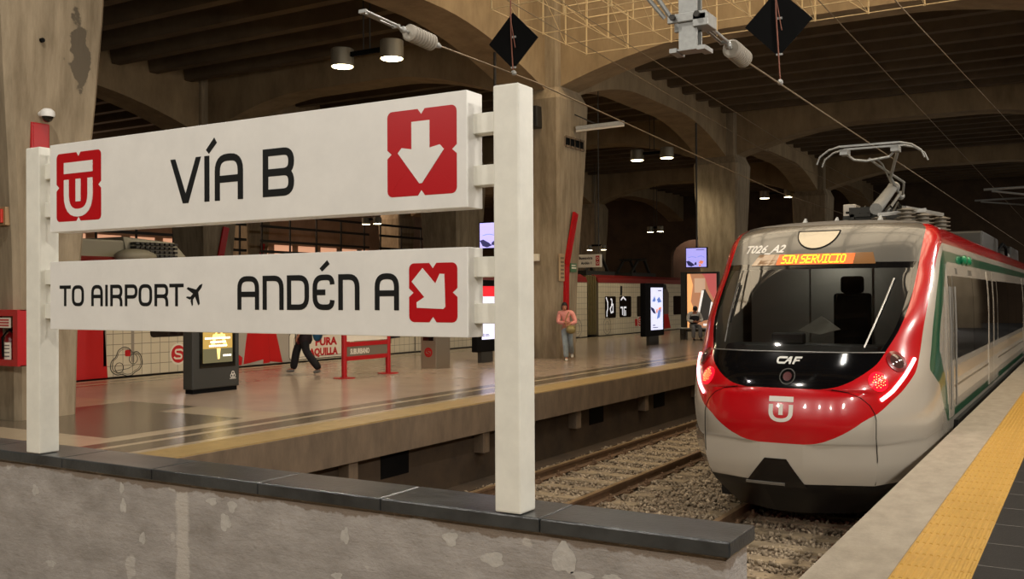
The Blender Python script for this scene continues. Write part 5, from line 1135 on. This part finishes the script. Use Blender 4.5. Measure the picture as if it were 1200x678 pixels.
# ================================================================ PEOPLE
skin_m = mat('skin', (176, 118, 88), .5); hair_m = mat('hair_dark', (24, 18, 16), .5); lip_m = mat('lip', (140, 60, 56), .5); eye_m = mat('eye_dark', (20, 14, 12), .3)
def skinned(pts, edges, sub=1):
    names = list(pts); idx = {n: i for i, n in enumerate(names)}
    me = bpy.data.meshes.new('sk'); me.from_pydata([pts[n][0] for n in names], [(idx[a], idx[b]) for a, b in edges], [])
    o = bpy.data.objects.new('sk', me); COL.objects.link(o)
    o.modifiers.new('s', 'SKIN'); lay = me.skin_vertices[0] if me.skin_vertices else None
    if lay is None:
        bm = bmesh.new(); bm.from_mesh(me); bm.verts.layers.skin.verify(); bm.to_mesh(me); bm.free(); lay = me.skin_vertices[0]
    for n in names:
        r = pts[n][1]; lay.data[idx[n]].radius = r if isinstance(r, tuple) else (r, r); lay.data[idx[n]].use_root = (idx[n] == 0)
    m = o.modifiers.new('u', 'SUBSURF'); m.levels = sub; m.render_levels = sub
    bpy.context.view_layer.update(); ev = o.evaluated_get(bpy.context.evaluated_depsgraph_get()); m2 = bpy.data.meshes.new_from_object(ev)
    mb = MB(); mb.add([tuple(v.co) for v in m2.vertices], [tuple(p.vertices) for p in m2.polygons])
    bpy.data.objects.remove(o); bpy.data.meshes.remove(me); bpy.data.meshes.remove(m2); return mb
def lerp(a, b, t): return tuple(x+(y-x)*t for x, y in zip(a, b))
def build_person(label, loc, ang, k, J, look, clothes):
    root = thing('person', label, 'person', loc)
    R = Matrix.Rotation(ang, 4, 'Z')
    def place(name, mb, m, **kw):
        mb.v = [tuple((R @ (Vector(v)*k))+Vector(loc)) for v in mb.v]; return P(name, mb, m, root, smooth=70, fixn=False, **kw)
    p = {'pelvis': (J['pelvis'], (.135, .10)), 'waist': (lerp(J['pelvis'], J['chest'], .45), (.125, .095)), 'chest': (J['chest'], (.15, .11)), 'neck0': (lerp(J['chest'], J['neck'], .75), .075), 'neck': (J['neck'], .052), 'head': (lerp(J['neck'], J['head'], .8), .06)}
    e = [('pelvis', 'waist'), ('waist', 'chest'), ('chest', 'neck0'), ('neck0', 'neck'), ('neck', 'head')]
    for s in 'LR':
        sh, el, wr = J['sh'+s], J['el'+s], J['wr'+s]; d = Vector(J.get('hd'+s, (Vector(wr)-Vector(el)).normalized())).normalized()
        p.update({'sh'+s: (sh, .062), 'ua'+s: (lerp(sh, el, .5), .05), 'el'+s: (el, .042), 'fa'+s: (lerp(el, wr, .4), .04), 'wr'+s: (wr, .028), 'pa'+s: (tuple(Vector(wr)+d*.06), (.036, .022))})
        e += [('neck0', 'sh'+s), ('sh'+s, 'ua'+s), ('ua'+s, 'el'+s), ('el'+s, 'fa'+s), ('fa'+s, 'wr'+s), ('wr'+s, 'pa'+s)]
        side = d.cross(Vector((0, 1, .3))).normalized(); curl = Vector(J.get('curl', (0, .3, -1))).normalized()
        for f, ln in zip(range(4), (.070, .080, .075, .058)):
            b = Vector(wr)+d*.085+side*(.030-.02*f)
            p['f%d%sa' % (f, s)] = (tuple(b), .0105); p['f%d%sb' % (f, s)] = (tuple(b+d*ln*.5), .0095); p['f%d%sc' % (f, s)] = (tuple(b+d*ln*.75+curl*ln*.35), .008)
            e += [('pa'+s, 'f%d%sa' % (f, s)), ('f%d%sa' % (f, s), 'f%d%sb' % (f, s)), ('f%d%sb' % (f, s), 'f%d%sc' % (f, s))]
        b = Vector(wr)+d*.03+side*.03; p['t'+s+'a'] = (tuple(b), .012); p['t'+s+'b'] = (tuple(b+side*.03+d*.035), .010); p['t'+s+'c'] = (tuple(b+side*.035+d*.06), .009)
        e += [('wr'+s, 't'+s+'a'), ('t'+s+'a', 't'+s+'b'), ('t'+s+'b', 't'+s+'c')]
        hp, kn, an, to = J['hp'+s], J['kn'+s], J['an'+s], J['to'+s]
        p.update({'hp'+s: (hp, .092), 'th'+s: (lerp(hp, kn, .5), .078), 'kn'+s: (kn, .056), 'cf'+s: (lerp(kn, an, .35), .056), 'an'+s: (an, .038), 'to'+s: (to, (.035, .022))})
        e += [('pelvis', 'hp'+s), ('hp'+s, 'th'+s), ('th'+s, 'kn'+s), ('kn'+s, 'cf'+s), ('cf'+s, 'an'+s), ('an'+s, 'to'+s)]
    body = skinned(p, e)
    h = Vector(J['head']); L = Vector(look).normalized(); S = L.cross(Vector((0,0,1))).normalized(); U = S.cross(L)
    def blob(mb, c, r, m): # ellipsoid aligned with the look direction: r = side, forward, up
        t = MB().ell((0,0,0), r, 14, 10); mb.add([tuple(c+S*v[0]+L*v[1]+U*v[2]) for v in t.v], t.f, m)
    blob(body, h, (.076, .095, .112), 0); blob(body, h+L*.03-U*.055, (.055, .062, .058), 0); blob(body, h+L*.098-U*.018, (.013, .022, .022), 0)
    for s in (1, -1): blob(body, h+S*.078*s-U*.01, (.012, .02, .032), 0); blob(body, h+L*.083+S*.03*s+U*.012, (.013, .008, .007), 1)
    blob(body, h+L*.09-U*.062, (.024, .008, .008), 2)
    place('body', body, [skin_m, eye_m, lip_m])
    hair = MB()
    for c, r in look_hair(J, h, L, S, U): blob(hair, c, r, 0)
    place('hair', hair, J.get('hair_m', hair_m))
    for nm, m, parts, kw in clothes(p, J):
        place(nm, parts, m, **kw)
    return root, R
def sleeves(p, J, grow, full=True):
    q = {n: (p[n][0], tuple(r+grow for r in (p[n][1] if isinstance(p[n][1], tuple) else (p[n][1],)*2))) for n in ('chest', 'waist', 'neck0', 'shL', 'shR', 'uaL', 'uaR', 'elL', 'elR', 'faL', 'faR')}
    q['hem'] = (lerp(p['pelvis'][0], p['waist'][0], .25), (.15+grow, .115+grow)); e = [('hem', 'waist'), ('waist', 'chest'), ('chest', 'neck0')]
    for s in 'LR':
        q['cu'+s] = (lerp(J['el'+s], J['wr'+s], .9), (.036+grow*.6,)*2); e += [('neck0', 'sh'+s), ('sh'+s, 'ua'+s), ('ua'+s, 'el'+s), ('el'+s, 'fa'+s), ('fa'+s, 'cu'+s)]
    q = {'hem': q.pop('hem'), **q}; return skinned(q, e)
def trousers(p, J, grow, wide=0.0):
    q = {'pelvis': (p['pelvis'][0], (.15+grow, .115+grow)), 'top': (lerp(p['pelvis'][0], p['waist'][0], .55), (.135+grow, .105+grow))}; e = [('top', 'pelvis')]
    for s in 'LR':
        for n in ('hp', 'th', 'kn', 'cf'): q[n+s] = (p[n+s][0], (p[n+s][1]+grow+(wide if n in ('kn', 'cf') else 0),)*2)
        q['hem'+s] = (lerp(J['kn'+s], J['an'+s], 1.04), (.052+grow+wide,)*2); e += [('pelvis', 'hp'+s), ('hp'+s, 'th'+s), ('th'+s, 'kn'+s), ('kn'+s, 'cf'+s), ('cf'+s, 'hem'+s)]
    return skinned(q, e)
def shoes(J, w_=.048, sole=None):
    out = []
    for s in 'LR':
        a, t = Vector(J['an'+s]), Vector(J['to'+s]); d = (t-a); d.z *= .5; mb = MB()
        pts = {'heel': (tuple(a+Vector((0,0,-.035))-d*.25), .042), 'mid': (tuple(a+d*.35+Vector((0,0,-.03))), .046), 'toe': (tuple(t+d*.12), (.044, .03))}
        out.append(skinned(pts, [('heel', 'mid'), ('mid', 'toe')]))
    return out
def look_hair(J, h, L, S, U):
    st = J.get('style')
    if st == 'cap': return [(h+U*.055-L*.005, (.088, .108, .07)), (h+U*.05+L*.10, (.06, .06, .012)), (h-L*.05-U*.02, (.07, .06, .07))]
    return [(h+U*.035-L*.022, (.088, .102, .098)), (h-L*.055-U*.03, (.08, .065, .09)), (h+U*.075+L*.05, (.078, .05, .042))]+([(h+S*.075*s-U*.03-L*.01, (.022, .05, .075)) for s in (1, -1)] if st == 'bob' else [])
# woman walking towards the track
jeans = mat('jeans_light_blue', (152, 162, 164), .8, var=.3, vscale=8, rgb2=(116, 128, 134)); pink = mat('sweater_pink', (226, 150, 138), .85); shoe_w = mat('shoe_white', (225, 220, 208), .5)
JW = dict(pelvis=(0,0,.94), chest=(-.02,.0,1.27), neck=(-.04,-.03,1.45), head=(-.06,-.06,1.575), shL=(-.20,0,1.39), shR=(.17,0,1.39), elL=(-.25,-.09,1.12), elR=(.27,-.08,1.12), wrL=(-.03,-.24,1.10), wrR=(.10,-.25,1.08), hdL=(1,-.1,-.1), hdR=(-.5,-.3,-.6),
          hpL=(-.09,0,.90), hpR=(.09,.0,.90), knL=(-.03,-.17,.50), knR=(.10,.06,.49), anL=(.0,-.20,.09), anR=(.13,.38,.20), toL=(.01,-.34,.035), toR=(.14,.30,.07), style='bob')
def cl_w(p, J):
    yield 'sweater', pink, sleeves(p, J, .022), {}
    yield 'jeans', jeans, trousers(p, J, .012, .022), {}
    for s in shoes(J): yield 'shoe', shoe_w, s, {}
WLOC = (-11.3, 21.68, 0); WK = .85
wr_, RW = build_person('woman in pink sweater and light jeans walking by the middle pillar, holding a bag', WLOC, math.radians(24), WK, JW, (.05, -1, -.15), cl_w)
def wl(v): return tuple((RW @ (Vector(v)*WK))+Vector(WLOC))
BG = thing('shoulder_bag', 'olive and tan shoulder bag held in front by the woman in pink', 'bag', wl((.14,-.30,.80)))
bagm = mat('bag_olive', (150, 136, 82), .6, var=.35, vscale=14, rgb2=(104, 90, 50))
bb = skinned({'a': (wl((.0,-.30,.95)), (.18, .11)), 'b': (wl((.14,-.32,.90)), (.23, .12)), 'c': (wl((.29,-.30,.94)), (.18, .11))}, [('a', 'b'), ('b', 'c')], 2); P('bag_body', bb, bagm, BG, smooth=70, fixn=False)
mb = MB(); mb.tube([wl(v) for v in ((.0,-.30,1.0), (-.02,-.20,1.2), (.05,-.13,1.38), (.10,-.03,1.46), (.10,.06,1.40))], .014, 8); P('bag_strap', mb, mat('strap_tan', (150, 112, 66), .6), BG)
mb = MB(); mb.tube([wl(v) for v in ((.03,-.36,.99), (.14,-.38,1.0), (.23,-.35,.99))], .01, 6); P('bag_zip', mb, mat('strap_dark', (60, 44, 30), .6), BG)
# man or woman passing behind the sign (dark clothes)
JP = dict(pelvis=(0,0,.95), chest=(0,-.02,1.30), neck=(0,-.03,1.48), head=(0,-.05,1.61), shL=(-.20,0,1.42), shR=(.20,0,1.42), elL=(-.25,.10,1.14), elR=(.25,.04,1.14), wrL=(-.25,.0,.88), wrR=(.27,-.08,.86), hpL=(-.09,0,.92), hpR=(.09,0,.92), knL=(-.09,-.22,.53), knR=(.09,.02,.50), anL=(-.09,-.30,.10), anR=(.09,.32,.11), toL=(-.09,-.44,.06), toR=(.09,.20,.04))
drk = mat('trousers_black', (20, 18, 20), .8); jk = mat('jacket_dark', (34, 20, 24), .8); jr = mat('shirt_dark_red', (96, 14, 20), .8)
def cl_p(p, J):
    yield 'jacket', jk, sleeves(p, J, .03), {}
    q = {'a': ((0,.0,.60), (.25, .19)), 'b': ((0,.0,.85), (.20, .15)), 'c': ((0,.0,1.05), (.16, .12))}; yield 'coat_skirt', jk, skinned(q, [('a', 'b'), ('b', 'c')]), {}
    q = {'a': ((0,-.16,.62), (.12, .05)), 'b': ((0,-.12,1.2), (.10, .05))}; yield 'shirt_front', jr, skinned(q, [('a', 'b')]), {}
    yield 'trousers', drk, trousers(p, J, .022, .014), {}
    for s in shoes(J): yield 'shoe', mat('shoe_grey', (120, 114, 106), .6), s, {}
PL = (-14.2, 15.45, 0); pr_, RP = build_person('walking person in black trousers half hidden behind the lower sign board', PL, math.radians(-62), .97, JP, (0, -1, -.05), cl_p)
def plc(v): return tuple((RP @ (Vector(v)*.97))+Vector(PL))
HB = thing('blue_bag', 'teal blue bag at the back of the walking person behind the sign', 'bag', plc((.12,.32,.8)))
hb_ = skinned({'a': (plc((.16,.26,1.02)), (.13, .10)), 'b': (plc((.18,.32,.84)), (.15, .11)), 'c': (plc((.16,.28,.70)), (.08, .06))}, [('a', 'b'), ('b', 'c')], 2); P('bag_body', hb_, mat('bag_teal', (22, 84, 120), .6), HB, smooth=70, fixn=False)
mb = MB(); mb.tube([plc(v) for v in ((.16,.20,1.15), (.20,.02,1.47), (.16,-.12,1.3), (.17,.0,1.0))], .016, 8); P('bag_strap', mb, drk, HB)
# seated man by the lit poster
JM = dict(pelvis=(0,0,.53), chest=(0,-.08,.88), neck=(0,-.15,1.06), head=(.0,-.22,1.16), shL=(-.20,-.09,1.0), shR=(.20,-.09,1.0), elL=(-.27,-.18,.75), elR=(.27,-.2,.75), wrL=(-.08,-.40,.70), wrR=(.12,-.42,.72), hdL=(.8,-.5,0), hdR=(-.5,-.6,.1), hpL=(-.09,-.02,.52), hpR=(.09,-.02,.52), knL=(-.12,-.44,.52), knR=(.13,-.44,.52), anL=(-.11,-.40,.09), anR=(.14,-.48,.09), toL=(-.11,-.54,.035), toR=(.15,-.62,.035), style='cap', hair_m=mat('cap_black', (18, 18, 20), .7))
def cl_m(p, J):
    yield 'shirt', mat('shirt_white', (205, 200, 192), .8), sleeves(p, J, .02), {}
    q = {'a': (lerp(J['pelvis'], J['chest'], .2), (.23, .19)), 'b': (lerp(J['pelvis'], J['chest'], .7), (.24, .20)), 'c': (lerp(J['chest'], J['neck'], .6), (.21, .17))}; yield 'vest', mat('vest_black', (24, 24, 28), .8), skinned(q, [('a', 'b'), ('b', 'c')]), {}
    yield 'trousers', mat('trousers_grey', (122, 122, 124), .8), trousers(p, J, .012, .012), {}
    for s in shoes(J): yield 'shoe', mat('shoe_black', (22, 20, 20), .5), s, {}
build_person('seated man in black vest, white sleeves and dark cap by the lit poster', (-12.35, 33.5, 0), math.radians(35), .95, JM, (0, -1, -.7), cl_m)
